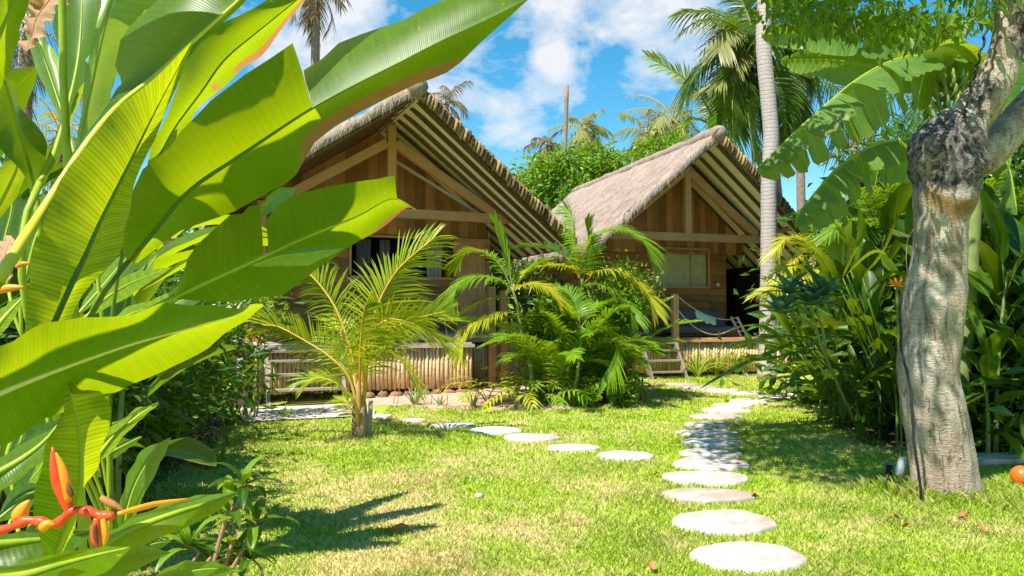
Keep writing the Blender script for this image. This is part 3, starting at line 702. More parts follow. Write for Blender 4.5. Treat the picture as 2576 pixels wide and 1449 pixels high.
    if which == 2:
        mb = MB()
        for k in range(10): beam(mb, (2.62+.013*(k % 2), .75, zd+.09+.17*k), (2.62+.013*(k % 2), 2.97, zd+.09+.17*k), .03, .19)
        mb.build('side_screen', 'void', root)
    # deck on bamboo skirt
    mb = MB(); n = 0; xx = dk0; 
    while xx < dk1-.02:
        wd = min(.14, dk1-xx); beam(mb, (xx+wd/2, yd, zd-.022), (xx+wd/2, ym-.1, zd-.022), wd-.004, .04, (0, 0, 1), random.uniform(.2, 1)); xx += .14
    beam(mb, (dk0-.04, yd-.02, zd-.065), (dk1+.04, yd-.02, zd-.065), .035, .06, (0, 0, 1), .6)
    mb.build('deck', 'greywood' if which == 1 else 'wood', root)
    mb = MB(); xx = dk0
    while xx < dk1:
        r_ = random.uniform(.031, .040); xx += r_; yy = yd+.05+random.uniform(-.008, .008); z0 = gz(0, y)+.08+random.uniform(-.02, .02)
        tube(mb, [Vector((xx+random.uniform(-.006, .006), yy, z0)), Vector((xx, yy, .5)), Vector((xx+random.uniform(-.006, .006), yy, zd-.10+random.uniform(-.01, .012)))], r_, 8); xx += r_+.002
    mb.build('bamboo_skirt', 'bamboo', root)
    for sx in (dk1-.02, dk0+.02):
        mb = MB(); yy = yd+.1
        while yy < 3.5:
            r_ = random.uniform(.022, .031); yy += r_; tube(mb, [Vector((sx, yy, .05)), Vector((sx, yy, zd-.09))], r_, 7); yy += r_+.003
        mb.build('side_skirt', 'bamboo', root)
    return root
hut1 = hut('thatched_hut', 'nearer wooden thatched hut with open window, behind the young coconut palm', -2.187, 13.904, 23.36, 5.169, .774, 3.087, 1.643, 1.251, 3.296, 2.303, 7.0, -.52, -2.3, 1.37, .145, 1)
hut2 = hut('thatched_hut', 'farther wooden thatched hut with closed beige curtain and hammock porch', 3.907, 17.2, 17.38, 5.256, .88, 2.85, 1.30, 1.208, 3.202, 2.08, 7.88, -.2, -1.75, 2.6, .11, 2)
def hpt(h, x, y, z):
    a = h.rotation_euler.z; return Vector((h.location.x+x*math.cos(a)-y*math.sin(a), h.location.y+x*math.sin(a)+y*math.cos(a), z))
def part(h, name, mat, fn, smooth=True):
    mb = MB(); fn(mb); return mb.build(name, mat, h, smooth=smooth)
# posts and the lower side wing of the nearer hut
for px, pz in ((1.95, 2.0), (2.2, 1.92)): part(hut1, 'post', 'wood', lambda mb: beam(mb, (px, .0, .1), (px, .0, pz), .14, .12, (0, 1, 0), .2))
part(hut1, 'post', 'wood', lambda mb: beam(mb, (-2.22, 0, .1), (-2.22, 0, 3.19), .13, .12, (0, 1, 0), .6))
def wing(mb):
    xx = 1.42
    while xx < 3.1:
        r_ = random.uniform(.022, .03); xx += r_; tube(mb, [Vector((xx, .55, .08)), Vector((xx, .55, .88))], r_, 7); xx += r_+.003
part(hut1, 'side_skirt', 'bamboo', wing)
part(hut1, 'side_deck', 'greywood', lambda mb: [beam(mb, (1.4, .52+.14*k, .95), (3.12, .52+.14*k, .95), .136, .04, (0, 0, 1), random.random()) for k in range(8)])
part(hut2, 'post', 'wood', lambda mb: beam(mb, (-.45, -.235, .55), (-.45, -.235, 1.93), .13, .11, (0, 1, 0), .85))
part(hut2, 'post', 'wood', lambda mb: beam(mb, (2.0, -.02, .1), (2.0, -.02, 3.11), .12, .12, (0, 1, 0), .3))
# wooden steps: a part of each hut with treads and stringers of their own
def steps(h, x0, x1, y0, z0, mat):
    st = part(h, 'steps', mat, lambda mb: beam(mb, (x0+.02, y0+.08, .86), (x1-.02, y0+.08, .86), .16, .035, (0, 0, 1), .6))
    for xx in (x0, x1): part_of(st, 'stringer', mat, lambda mb: beam(mb, (xx, y0+.1, .93), (xx, y0-.46, z0), .045, .13, (0, 1, .5), random.random()))
    for k, zz in enumerate((.27, .50, .71)):
        t = (.93-zz)/(.93-z0); part_of(st, 'tread', mat, lambda mb: beam(mb, (x0+.026, y0+.1-.56*t, zz), (x1-.026, y0+.1-.56*t, zz), .17, .035, (0, 0, 1), random.random()))
def part_of(p, name, mat, fn): mb = MB(); fn(mb); return mb.build(name, mat, p)
steps(hut1, -2.2, -1.02, -.72, .02, 'stepwood'); steps(hut2, -1.32, -.52, -.38, .08, 'stepwood')
# things around the huts
def rock_row():
    for k in range(9):
        w = random.uniform(.15, .26); xx = -.5+k*.24; p = hpt(hut1, xx, -.54+random.uniform(-.03, .03), .07)
        mb = MB(); blob(mb, p, (w*.55, .1, random.uniform(.06, .085)), 12, 8, .22, 2.2, None, None, k); 
        tag(mb.build('foundation_stone', 'rock', None, p), 'rough brown stone in the row under the bamboo skirt', 'stone', 'brown stones under the bamboo skirt')
rock_row()
# dark wooden pillar left of the steps
t = thing('wooden_pillar', 'dark square wooden pillar with small box left of the hut steps', 'pillar', hpt(hut1, -2.55, -.62, 0))
o = MB(); p = hpt(hut1, -2.55, -.62, 0); beam(o, p, p+Vector((0, 0, .95)), .26, .26, (0, 1, 0), .2); o.build('post', 'rafter', t)
o = MB(); q = p+Vector((.02, -.15, .62)); beam(o, q, q+Vector((0, 0, .16)), .09, .05, (0, 1, 0), .8); o.build('meter_box', 'whitemetal', t)
# day bed, stool, hammock ropes, towel on the far porch; mattress on the near porch
def cushion(mb, c, sx, sy, sz, rot, r=.5, tilt=0.0):
    n = 10; vs = []
    Rm = Matrix.Rotation(rot, 3, 'Z') @ Matrix.Rotation(tilt, 3, 'X')
    for i in range(n+1):
        ph = math.pi*i/n-math.pi/2
        for j in range(24):
            th = 2*math.pi*j/24; f = lambda a, e: math.copysign(abs(a)**e, a)
            d = Vector((f(math.cos(ph), .35)*f(math.cos(th), .3)*sx/2, f(math.cos(ph), .35)*f(math.sin(th), .3)*sy/2, f(math.sin(ph), .5)*sz/2))
            d.z += .008*noise.noise(d*7); vs.append(Vector(c)+Rm @ d)
    mb.add(vs, [(i*24+j, i*24+(j+1) % 24, (i+1)*24+(j+1) % 24, (i+1)*24+j) for i in range(n) for j in range(24)], None, r)
a2 = R(17.38); b = hpt(hut2, .55, .42, .97)
t = thing('daybed', 'grey blue cushioned day bed on the far hut porch behind the hammock ropes', 'day bed', b)
o = MB(); cushion(o, b+Vector((0, 0, .16)), 1.7, .72, .2, a2); o.build('mattress', 'fabric', t)
o = MB(); cushion(o, hpt(hut2, .55, .78, 1.36), 1.7, .16, .42, a2, .6, -.25); o.build('backrest', 'fabric', t)
o = MB(); cushion(o, hpt(hut2, -.18, .5, 1.3), .2, .55, .3, a2, .7); o.build('bolster', 'fabric', t)
o = MB(); 
for xx in (-.28, 1.36): beam(o, hpt(hut2, xx, .1, 1.0), hpt(hut2, xx, .78, 1.0), .05, .05)
beam(o, hpt(hut2, -.28, .09, 1.02), hpt(hut2, 1.36, .09, 1.02), .04, .06); o.build('frame', 'rafter', t)
t = thing('folding_chair', 'white slatted folding chair end beside the day bed on the far porch', 'chair', hpt(hut2, 1.5, .2, .97))
for dx in (0, .16):
    o = MB(); beam(o, hpt(hut2, 1.42+dx, .1, .98), hpt(hut2, 1.30+dx, .3, 1.42), .05, .03, (0, 1, 0)); o.build('leg', 'whitemetal', t)
o = MB(); 
for k in range(4): beam(o, hpt(hut2, 1.29, .3-.05*k, 1.40-.1*k), hpt(hut2, 1.49, .3-.05*k, 1.40-.1*k), .05, .02)
o.build('slats', 'whitemetal', t)
s0 = hpt(hut2, -1.0, .45, .97)
t = thing('stool', 'small white metal stool on the far porch left of the post', 'stool', s0)
for dx in (-.2, .2):
    for dy in (-.14, .14): o = MB(); tube(o, [s0+Vector((dx, dy, 0)), s0+Vector((dx*.95, dy, .32))], .014, 6); o.build('leg', 'whitemetal', t)
o = MB(); beam(o, s0+Vector((-.24, 0, .335)), s0+Vector((.24, 0, .335)), .34, .025); o.build('seat', 'greywood', t)
o = MB(); beam(o, s0+Vector((-.2, -.14, .1)), s0+Vector((.2, -.14, .1)), .016, .016); o.build('stretcher', 'whitemetal', t)
top = hpt(hut2, -.45, -.30, 1.9); low = hpt(hut2, -.45, -.30, 1.62); e1 = hpt(hut2, 1.15, .0, 1.37); e2 = hpt(hut2, 1.2, -.05, 1.22)
def sag(a, b, s, n=14): return [a.lerp(b, i/(n-1))-Vector((0, 0, s*4*(i/(n-1))*(1-i/(n-1)))) for i in range(n)]
r1 = sag(top, e1, .16); r2 = sag(low, e2, .36)
o = MB(); tube(o, r1, .013, 6); tag(o.build('rope', 'rope', None, top), 'upper pale rope from the porch post, with the towel over it', 'rope', 'hammock ropes')
o = MB(); tube(o, r2, .013, 6); tag(o.build('rope', 'rope', None, low), 'lower sagging pale rope from the porch post, without a towel', 'rope', 'hammock ropes')
o = MB(); vs = []; n = 22
for i in range(n+1):
    q = 4.3+i/n*4.6; c = cr(r1, q)
    for k, (dz, dy) in enumerate(((-.19+.02*math.sin(i*.9), -.045), (-.1, -.04), (.006, -.018), (.017, 0), (.006, .018), (-.12, .03))):
        vs.append(c+Vector((.01*math.sin(i+k), dy+.012*math.sin(i*1.3+k), dz+(.04*i/n if k < 1 else 0))))
o.add(vs, [(i*6+k, i*6+k+1, i*6+7+k, i*6+6+k) for i in range(n) for k in range(5)], None, .5)
tag(o.build('towel', 'towel', None, r1[6]), 'pale green towel hung over the upper hammock rope', 'towel')
b = hpt(hut1, 1.0, -.2, 1.07)
t = thing('mattress', 'dark grey mattress on the porch of the nearer hut', 'mattress', b-Vector((0, 0, .1)))
o = MB(); cushion(o, b, 1.5, .62, .2, R(23.4)); o.build('cushion', 'fabric', t)
o = MB(); cushion(o, b+Vector((-.5, -.2, .12)), .42, .34, .12, R(20)); o.build('pillow', 'fabric', t)
# ================================================================== palms, trees and shrubs
def PP(lst, d0, d1=None):             # traced points with depth running from d0 to d1
    d1 = d0 if d1 is None else d1; n = len(lst)-1
    return [P(u, v, d0+(d1-d0)*i/n) for i, (u, v) in enumerate(lst)]
def traced_frond(t, pts, n, L, w, mat, rmat, **kw):
    mb = MB(); frond(mb, pts, n, L, w, **kw); return mb.build('frond', [mat, rmat], t, smooth=True)
# ---- young coconut palm in front of the nearer hut
base = GG(905, 1101)
t = thing('coconut_palm', 'young coconut palm with yellow green fronds on the lawn before the nearer hut', 'palm', base)
d = 9.1
mb = MB()
for k in range(7):
    an = k*.9; st = base+Vector((.035*math.cos(an), .035*math.sin(an), 0)); tube(mb, resample([st, st+Vector((.02*math.cos(an), 0, .22)), base+Vector((.05*math.cos(an), .05*math.sin(an), .42+.05*k))], 6), [.05, .05, .045, .04, .03, .02], 7, .3+.08*k)
mb.build('trunk', 'stembrown', t)
CF = [([(910, 1075), (918, 990), (927, 880), (942, 795), (968, 730), (1010, 668), (1090, 600)], 9.1, 8.9, 62, .56, 70, .30, .5), 
      ([(905, 1060), (898, 960), (882, 880), (849, 785), (811, 725), (770, 682), (728, 655)], 9.1, 9.3, 55, .46, -65, .3, .5),
      ([(900, 1060), (890, 985), (868, 935), (819, 890), (759, 853), (700, 822), (662, 818)], 9.05, 8.9, 50, .38, -60, .3, .35),
      ([(900, 1070), (892, 1010), (868, 985), (841, 962), (800, 950), (770, 962)], 9.0, 8.6, 34, .30, 25, .2, .5),
      ([(908, 1050), (912, 950), (924, 850), (976, 805), (1032, 812), (1080, 838), (1112, 868)], 9.1, 8.7, 50, .40, 40, .2, .5),
      ([(910, 1050), (918, 960), (938, 860), (1010, 815), (1070, 795), (1122, 784)], 9.2, 9.6, 48, .40, 60, .3, .3),
      ([(910, 1060), (915, 980), (930, 905), (976, 888), (1013, 912), (1040, 965)], 9.1, 8.7, 40, .34, 15, .2, .6),
      ([(903, 1060), (893, 960), (873, 880), (850, 830), (840, 800)], 9.2, 10.0, 40, .38, 35, .3, .4),
      ([(905, 1060), (905, 950), (908, 860), (914, 800), (920, 765)], 9.05, 8.6, 40, .34, 80, .4, .3),
      ([(904, 1075), (890, 1045), (870, 1010), (850, 1003)], 9.05, 9.2, 20, .2, 30, .2, .5)]
for pts, d0, d1, n, L, roll, lift, dr in CF:
    fr_ = traced_frond(t, PP(pts, d0, d1), int(n*1.3), L*1.35, .0108, 'coco', 'cocopet', roll=R(roll), lift=lift, droop=dr*.6, f0=70, f1=20, r0=None, bare=.27)
    mb = MB(); C = resample(PP(pts, d0, d1), 18); tube(mb, C, [.019*(1-.8*i/17)+.002 for i in range(18)], 6, random.random()); mb.build('rachis', 'cocopet', fr_)
b2 = GG(930, 1096)
mb = MB(); beam(mb, b2, b2+Vector((.01, 0, .42)), .05, .03, (0, 1, 0), .6); tag(mb.build('stake', 'greywood', None, b2), 'short grey wooden stake at the foot of the young coconut palm', 'stake')

# ---- areca palms between the huts
def areca(name, label, base, stems, fronds, spear=None, cat='palm'):
    t = thing(name, label, cat, base)
    for pts, r0 in stems:
        mb = MB(); C = resample(pts, 14); tube(mb, C, [r0*(1-.45*i/13) for i in range(14)], 8, .5); mb.build('stem', 'arecastem', t)
    for (pts, n, L, w, mat, roll, lift, dr) in fronds:
        mb = MB(); frond(mb, pts, int(n*1.35), L*1.05, w*.82, roll=R(roll), lift=lift+.16, droop=dr*.48, f0=66, f1=22, r0=.010, bare=.12); mb.build('frond', [mat, 'arecastem' if mat == 'areca' else 'cocopet'], t)
    if spear:
        mb = MB(); C = resample(spear, 20)
        frond(mb, C, 40, .42, .012, roll=R(80), lift=.1, droop=0, f0=9, f1=6, r0=.014, bare=.15); mb.build('spear_leaf', ['areca', 'arecastem'], t)
    return t
dA = 12.35; bA = GG(1338, 1022)
areca('areca_palm', 'left areca palm of the clump with bare slanted stem and upright closed spear leaf', bA,
      [([bA, P(1335, 915, dA), P(1311, 829, dA), P(1300, 766, dA), P(1288, 722, dA)], .040)],
      [(PP([(1290, 735), (1262, 708), (1230, 697), (1187, 698), (1152, 718), (1138, 765)], dA, dA-.5), 52, .50, .014, 'areca', 8, .05, .9),
       (PP([(1288, 728), (1266, 680), (1235, 645), (1200, 630), (1172, 636), (1152, 668)], dA, dA+.6), 50, .44, .014, 'areca', 0, .1, .8),
       (PP([(1293, 732), (1318, 717), (1350, 718), (1382, 732), (1412, 768)], dA, dA-.4), 48, .44, .014, 'arecayel', -8, .1, .8),
       (PP([(1300, 790), (1262, 785), (1222, 800), (1184, 822), (1160, 855), (1156, 900)], dA-.1, dA-.7), 50, .36, .014, 'arecayel', 5, .0, .9),
       (PP([(1296, 750), (1262, 748), (1222, 752), (1182, 775), (1152, 800)], dA, dA+.3), 46, .40, .014, 'darkpalm', 0, .1, .8),
       (PP([(1294, 730), (1320, 690), (1350, 668), (1385, 660)], dA, dA+.7), 40, .42, .014, 'areca', 20, .2, .6)],
      PP([(1290, 730), (1276, 655), (1262, 600), (1250, 566)], dA, dA+.05))
dB = 12.9; bB = GG(1470, 1008)
areca('areca_palm', 'tallest areca palm of the clump, broad yellow tipped fronds before the far hut roof', bB,
      [([bB, P(1466, 900, dB), P(1468, 800, dB), P(1462, 700, dB)], .045), ([bB+Vector((.2, .1, 0)), P(1500, 900, dB+.2), P(1495, 800, dB+.2), P(1476, 715, dB+.2)], .035)],
      [(PP([(1460, 712), (1462, 660), (1485, 610), (1525, 582), (1570, 580), (1612, 602), (1640, 655)], dB, dB-.6), 62, .55, .015, 'areca', -12, .1, .85),
       (PP([(1462, 712), (1450, 682), (1420, 670), (1378, 668), (1330, 682), (1300, 715)], dB, dB-.4), 54, .44, .015, 'arecayel', 5, .1, .8),
       (PP([(1460, 705), (1438, 662), (1404, 635), (1356, 622), (1312, 624)], dB, dB+.5), 50, .46, .015, 'darkpalm', 12, .25, .6),
       (PP([(1470, 712), (1500, 685), (1545, 680), (1590, 700), (1628, 738), (1650, 785)], dB, dB-.7), 56, .50, .015, 'arecayel', -6, .1, .85),
       (PP([(1458, 700), (1448, 640), (1446, 590), (1438, 545), (1422, 520)], dB, dB+.9), 50, .44, .014, 'areca', 70, .2, .5),
       (PP([(1470, 720), (1505, 715), (1540, 730), (1580, 765), (1600, 805)], dB-.1, dB-.8), 46, .42, .014, 'areca', 0, .1, .8),
       (PP([(1464, 720), (1450, 740), (1430, 790), (1418, 850)], dB-.1, dB-.5), 40, .40, .014, 'areca', -30, .1, .8),
       (PP([(1466, 715), (1475, 650), (1480, 600), (1472, 560)], dB, dB-.3), 44, .40, .014, 'areca', 85, .2, .3)])
dC = 12.1; bC = GG(1440, 1020)
areca('areca_palm', 'short areca palm with one drooping light green frond in front of the clump', bC,
      [([bC, P(1450, 960, dC), P(1458, 890, dC), P(1463, 820, dC)], .034)],
      [(PP([(1462, 822), (1478, 830), (1502, 832), (1530, 835), (1550, 868), (1548, 920), (1532, 960)], dC, dC-.35), 60, .40, .015, 'areca', 20, .05, .75),
       (PP([(1462, 830), (1440, 800), (1410, 790), (1378, 810)], dC, dC+.3), 40, .36, .014, 'darkpalm', 0, .1, .8),
       (PP([(1462, 825), (1490, 780), (1520, 765), (1560, 780)], dC, dC+.4), 40, .40, .014, 'areca', 0, .2, .7),
       (PP([(1460, 820), (1450, 770), (1425, 735), (1390, 725)], dC, dC+.3), 40, .36, .014, 'areca', 20, .2, .7)])
def cane(u, v, d, label, dirs, name='cane_palm', n=10, L=.24, w=.018, mat='arecayel'):
    b = GG(u, v); t = thing(name, label, 'palm', b)
    for (az, el, ln) in dirs:
        pts = arc(b, R(az), R(el), ln, R(95), 8); mb = MB(); frond(mb, pts, n, L, w, roll=R(random.uniform(-20, 20)), lift=.2, droop=.5, f0=65, f1=35, r0=.007, bare=.25); mb.build('frond', [mat, 'arecastem'], t)
cane(1225, 1022, 12.2, 'low cane palm with yellow green broad leaflets before the bamboo skirt', [(150, 80, .9), (30, 75, .95), (-60, 70, .9), (200, 68, .95), (-120, 62, .8), (-20, 60, .85)])
cane(1300, 1030, 11.9, 'low cane palm with light green leaflets at the lawn edge, centre of the clump', [(170, 72, .95), (20, 70, 1.0), (-70, 60, .8), (110, 80, 1.1), (-130, 58, .8)])
cane(1385, 1028, 11.9, 'low dark cane palm at the lawn edge below the drooping frond', [(160, 76, .9), (10, 70, .9), (-80, 62, .7), (60, 80, 1.1), (-40, 66, .8)], mat='areca')
cane(1340, 1015, 12.1, 'dense green cane palm behind the low ones, under the bare slanted stem', [(150, 80, 1.2), (30, 78, 1.3), (-90, 70, 1.0), (200, 72, 1.1), (-30, 66, 1.0), (90, 82, 1.4)], mat='areca')
for k, (u, v, d, l, mt) in enumerate(((1370, 1012, 12.7, 'many stemmed areca palm sucker with upright fronds behind the bare slanted stem', 'areca'), (1500, 1004, 12.8, 'many stemmed areca palm sucker with upright fronds at the right of the clump', 'areca'), (1430, 1010, 12.6, 'low areca palm sucker in the centre of the clump', 'areca'), (1405, 1016, 12.4, 'bright areca palm sucker fanning out just left of the drooping frond', 'areca'), (1548, 1000, 12.7, 'bright areca palm sucker fanning out beside the far hut steps', 'areca'), (1465, 1006, 13.2, 'tall areca palm sucker at the back of the clump', 'areca'))):
    b = GG(u, v); fr_l = []
    for j in range(9):
        az = j*2.4+k; pts = arc(b+Vector((.1*math.cos(az), .1*math.sin(az), 0)), az, R(random.uniform(78, 88)), random.uniform(1.5, 2.3), R(random.uniform(60, 105)), 9); fr_l.append((pts, 40, .40, .014, mt if j % 3 else 'areca', random.uniform(-20, 20), .15, .6))
    areca('areca_palm', l, b, [([b, b+Vector((0, 0, .25)), b+Vector((.03, 0, .5))], .03)], fr_l)
# ---- broad-leaved shrubs: foliage + stems
def shrub(name, label, c, rad, n, ls, mat, group=None, cat='shrub', asp=.38, clumps=14, spread=.4, stems=5, zg=None, droop=0.0, smat='stembrown', shell=.5):
    c = Vector(c); g = Vector((c.x, c.y, gz(c.x, c.y))); t = thing(name, label, cat, g, group)
    mb = MB(); cloud(mb, c, rad, n, ls, asp, clumps, spread, shell, .35, droop, 0, g.z+.05); mb.build('foliage', mat, t, smooth=False)
    for k in range(stems):
        mb = MB(); e = c+Vector((random.uniform(-.75, .75)*rad[0], random.uniform(-.75, .75)*rad[1], random.uniform(-.2, .6)*rad[2])); s = g+Vector((random.uniform(-.35, .35)*rad[0], random.uniform(-.35, .35)*rad[1], 0))
        m_ = s.lerp(e, .5)+Vector((random.uniform(-.1, .1), random.uniform(-.1, .1), 0))*rad[0]; tube(mb, resample([s, m_, e], 8), [.022*rad[2]*(1-.1*i)+.003 for i in range(8)], 6); mb.build('stem', smat, t)
    return t
shrub('shrub', 'dark leafy shrub in the middle of the palm clump between the huts', P(1400, 860, 13.0), (.75, .5, .85), 2600, .17, 'tree', asp=.42, clumps=18)
shrub('shrub', 'dark leafy shrub on the right of the palm clump, before the far hut steps', P(1520, 880, 13.0), (.55, .5, .75), 1800, .15, 'tree', asp=.45, clumps=14)
shrub('shrub', 'light green climbing shrub with small leaves beside the beige curtain', P(1575, 735, 12.9), (.36, .4, .5), 1300, .10, 'hedgelight', asp=.6, clumps=14, spread=.5)
shrub('shrub', 'low dark groundcover shrub at the foot of the palm clump', P(1500, 985, 12.3), (.9, .35, .22), 1500, .12, 'tree', asp=.4, clumps=14)
for k, (u, d, tp) in enumerate(((1597, 12.6, 930), (1575, 12.7, 900), (1612, 12.9, 945))):
    b = GG(u, 1008); mb = MB(); tube(mb, resample([b, b+Vector((.03, 0, .3)), P(u-12+8*k, tp, d)], 7), [.02, .02, .018, .016, .014, .01, .006], 6); tag(mb.build('bare_stem', 'stembrown', None, b), 'bare brown plant stem standing right of the palm clump', 'stem', 'bare brown stems right of the palm clump')
# spiky clumps by the far porch
def strap_plant(name, label, b, n, L, w, el0, el1, mat, bend=70, cat='plant', group=None):
    t = thing(name, label, cat, b, group)
    for k in range(n):
        az = 2*math.pi*(k*.618+random.random()*.1); el = R(random.uniform(el0, el1)); pts = arc(b+Vector((.03*math.cos(az), .03*math.sin(az), 0)), az, el, L*random.uniform(.7, 1.1), R(bend*random.uniform(.5, 1.2)), 7)
        mb = MB(); paddle(mb, pts, w, fold=.4, n=7, m=1, wave=.02, tip=.7); mb.build('leaf', mat, t)
    return t
for k, (u, v, l) in enumerate(((1755, 948, 'left'), (1800, 945, 'middle'), (1850, 942, 'right'))):
    strap_plant('strap_plant', l+' clump of the three variegated grassy strap leaved clumps before the far bamboo skirt', GG(u, v), 46, .92, .021, 40, 88, 'strap', 70, group='strap leaved clumps before the far porch')
strap_plant('aloe', 'spiky green aloe in the soil before the bamboo skirt of the nearer hut', GG(1044, 1019), 12, .42, .022, 45, 85, 'agave', 25)
strap_plant('aloe', 'small pale aloe rosette right of the spiky one before the bamboo skirt', GG(1108, 1020), 8, .24, .018, 40, 80, 'agave', 25)
strap_plant('aloe', 'small upright aloe beside the low cane palm in the soil bed', GG(1190, 1024), 8, .3, .025, 50, 85, 'agave', 15)
for k, (u, v, h) in enumerate(((990, 1016, 1.25), (1085, 1017, 1.1), (1124, 1018, 1.4), (1000, 1018, .8))):
    b = GG(u, v); mb = MB(); tube(mb, resample([b, b+Vector((.05, 0, h*.5)), b+Vector((.16*(1 if k % 2 else -.3), 0, h))], 8), .006, 5); tag(mb.build('dry_stalk', 'papery', None, b), 'thin dry stalk standing in the soil before the bamboo skirt', 'stalk', 'thin dry stalks in the soil bed')
b = GG(718, 1052); strap_plant('weed', 'small pale green weed growing at the edge of the paving', b, 9, .22, .02, 40, 85, 'hedgelight', 40)

for x, y, z, rx, rz_, l in ((-.25, 17.6, 1.6, .95, 1.5, 'dark shrub beside the right wall of the nearer hut, under its eave'), (1.1, 17.8, 1.2, .9, 1.2, 'dark shrub in the gap between the two huts'), (-.55, 21.5, 2.2, 1.5, 1.9, 'tall dark shrub deep behind the gap between the huts')):
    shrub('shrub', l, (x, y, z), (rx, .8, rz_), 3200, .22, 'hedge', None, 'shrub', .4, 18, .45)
# ---- tall palms
def palm(name, label, base, hub, r0, r1, n, L, w, mat, nl=30, elo=-35, ehi=75, bend=75, leafL=.5, rmat='arecastem', trunk='greybark', lean=(0, 0), group=None, dead=0, seg=10):
    t = thing(name, label, 'palm', base, group)
    mb = MB(); mid = base.lerp(hub, .5)+Vector((lean[0], lean[1], 0)); C = resample([base, mid, hub], 16); tube(mb, C, [r0+(r1-r0)*i/15 for i in range(16)], seg, .5); mb.build('trunk', trunk, t)
    for k in range(n):
        az = k*2.39996+random.uniform(-.2, .2); q = (k+.5)/n; el = R(ehi+(elo-ehi)*q); l = L*random.uniform(.85, 1.1)
        pts = arc(hub, az, el, l, R(bend*random.uniform(.75, 1.2))*(.6+.4*q), 8, random.uniform(-.2, .2)); mb = MB()
        frond(mb, pts, nl, leafL*random.uniform(.85, 1.1), w, roll=R(random.uniform(-25, 25)), lift=.15, droop=.75, f0=72, f1=25, r0=.02+.004*L, bare=.14)
        mb.build('frond', [mat if k < n-dead else 'brownpalm', rmat if k < n-dead else 'straw'], t)
    return t
# pale coconut trunk before the far hut
dT = 16.0; C = PP([(1930, 952), (1931, 860), (1933, 720), (1934, 573), (1934, 463), (1940, 353), (1934, 265), (1921, 115), (1925, 0), (1932, -120), (1930, -300), (1935, -640)], dT, dT)
C[0].z = gz(C[0].x, C[0].y)
t = thing('coconut_palm', 'tall pale ringed coconut palm trunk in front of the far hut', 'palm', C[0])
mb = MB(); CC = resample(C, 60); tube(mb, CC, [.165*(1+.25*math.exp(-i/4.0))*(1-.12*i/60)+.004*(i % 2) for i in range(60)], 16, .5); mb.build('trunk', 'ring', t)
hub = CC[-1]
for k in range(9):
    pts = arc(hub, k*2.4+.4, R(60-12*k), 3.4, R(70), 8); mb = MB(); frond(mb, pts, 26, .6, .02, lift=.1, droop=.7, r0=.03, bare=.15); mb.build('frond', ['darkpalm', 'arecastem'], t)
# big coconut palm behind the far hut: hub and traced fronds
dK = 21.5; hub = P(1898, 120, dK); bK = Vector((hub.x+.5, hub.y, gz(hub.x, hub.y)))
t = thing('coconut_palm', 'large dark green coconut palm rising behind the far hut roof', 'palm', bK)
mb = MB(); tube(mb, resample([bK, bK.lerp(hub, .5)+Vector((.3, 0, 0)), hub], 14), [.22-.06*i/13 for i in range(14)], 10, .5); mb.build('trunk', 'greybark', t)
KF = [([(1898, 120), (1888, 60), (1874, 20), (1858, -20)], dK, dK+.5, 80, 'darkpalm'), ([(1898, 120), (1875, 90), (1848, 78), (1822, 92), (1808, 130)], dK, dK-1.0, 20, 'oldpalm'),
      ([(1898, 122), (1870, 135), (1848, 150), (1825, 190), (1790, 215)], dK, dK-.8, 10, 'oldpalm'), ([(1890, 130), (1872, 180), (1878, 250), (1886, 320), (1898, 400)], dK-.3, dK-1.2, 75, 'darkpalm'),
      ([(1898, 125), (1880, 110), (1862, 150), (1845, 230), (1842, 310), (1850, 380)], dK, dK-1.4, 60, 'darkpalm'), ([(1902, 120), (1940, 85), (1985, 100), (2010, 150), (2030, 220)], dK, dK-.4, 10, 'darkpalm'),
      ([(1902, 125), (1935, 150), (1960, 210), (1975, 290), (1980, 360)], dK, dK-1.2, -60, 'darkpalm'), ([(1900, 125), (1935, 115), (1975, 150), (2005, 230), (2015, 300)], dK, dK+.8, -30, 'darkpalm'),
      ([(1900, 118), (1915, 60), (1935, 20), (1970, 0)], dK, dK+.6, 60, 'darkpalm'), ([(1896, 130), (1850, 195), (1800, 230), (1760, 236)], dK+.2, dK+1, 15, 'oldpalm'), ([(1900, 130), (1905, 200), (1920, 290), (1930, 380)], dK-.2, dK-.9, 70, 'darkpalm'),
      ([(1898, 125), (1870, 170), (1835, 250), (1812, 320)], dK-.1, dK-.6, 50, 'areca')]
for pts, d0, d1, roll, mat in KF:
    mb = MB(); frond(mb, PP(pts, d0, d1), 74, .95, .030, roll=R(roll), lift=.2, droop=.45, f0=75, f1=30, r0=.045, bare=.1); mb.build('frond', [mat, 'arecayel'], t)
for k in range(12):
    pts = arc(hub, k*2.4+.3, R(75-8*k), 2.7*random.uniform(.85, 1.05), R(75), 8, random.uniform(-.2, .2)); mb = MB(); frond(mb, pts, 48, .85, .028, roll=R(random.uniform(-30, 30)), lift=.15, droop=.6, f0=74, f1=28, r0=.04, bare=.12); mb.build('frond', ['darkpalm', 'arecayel'], t)
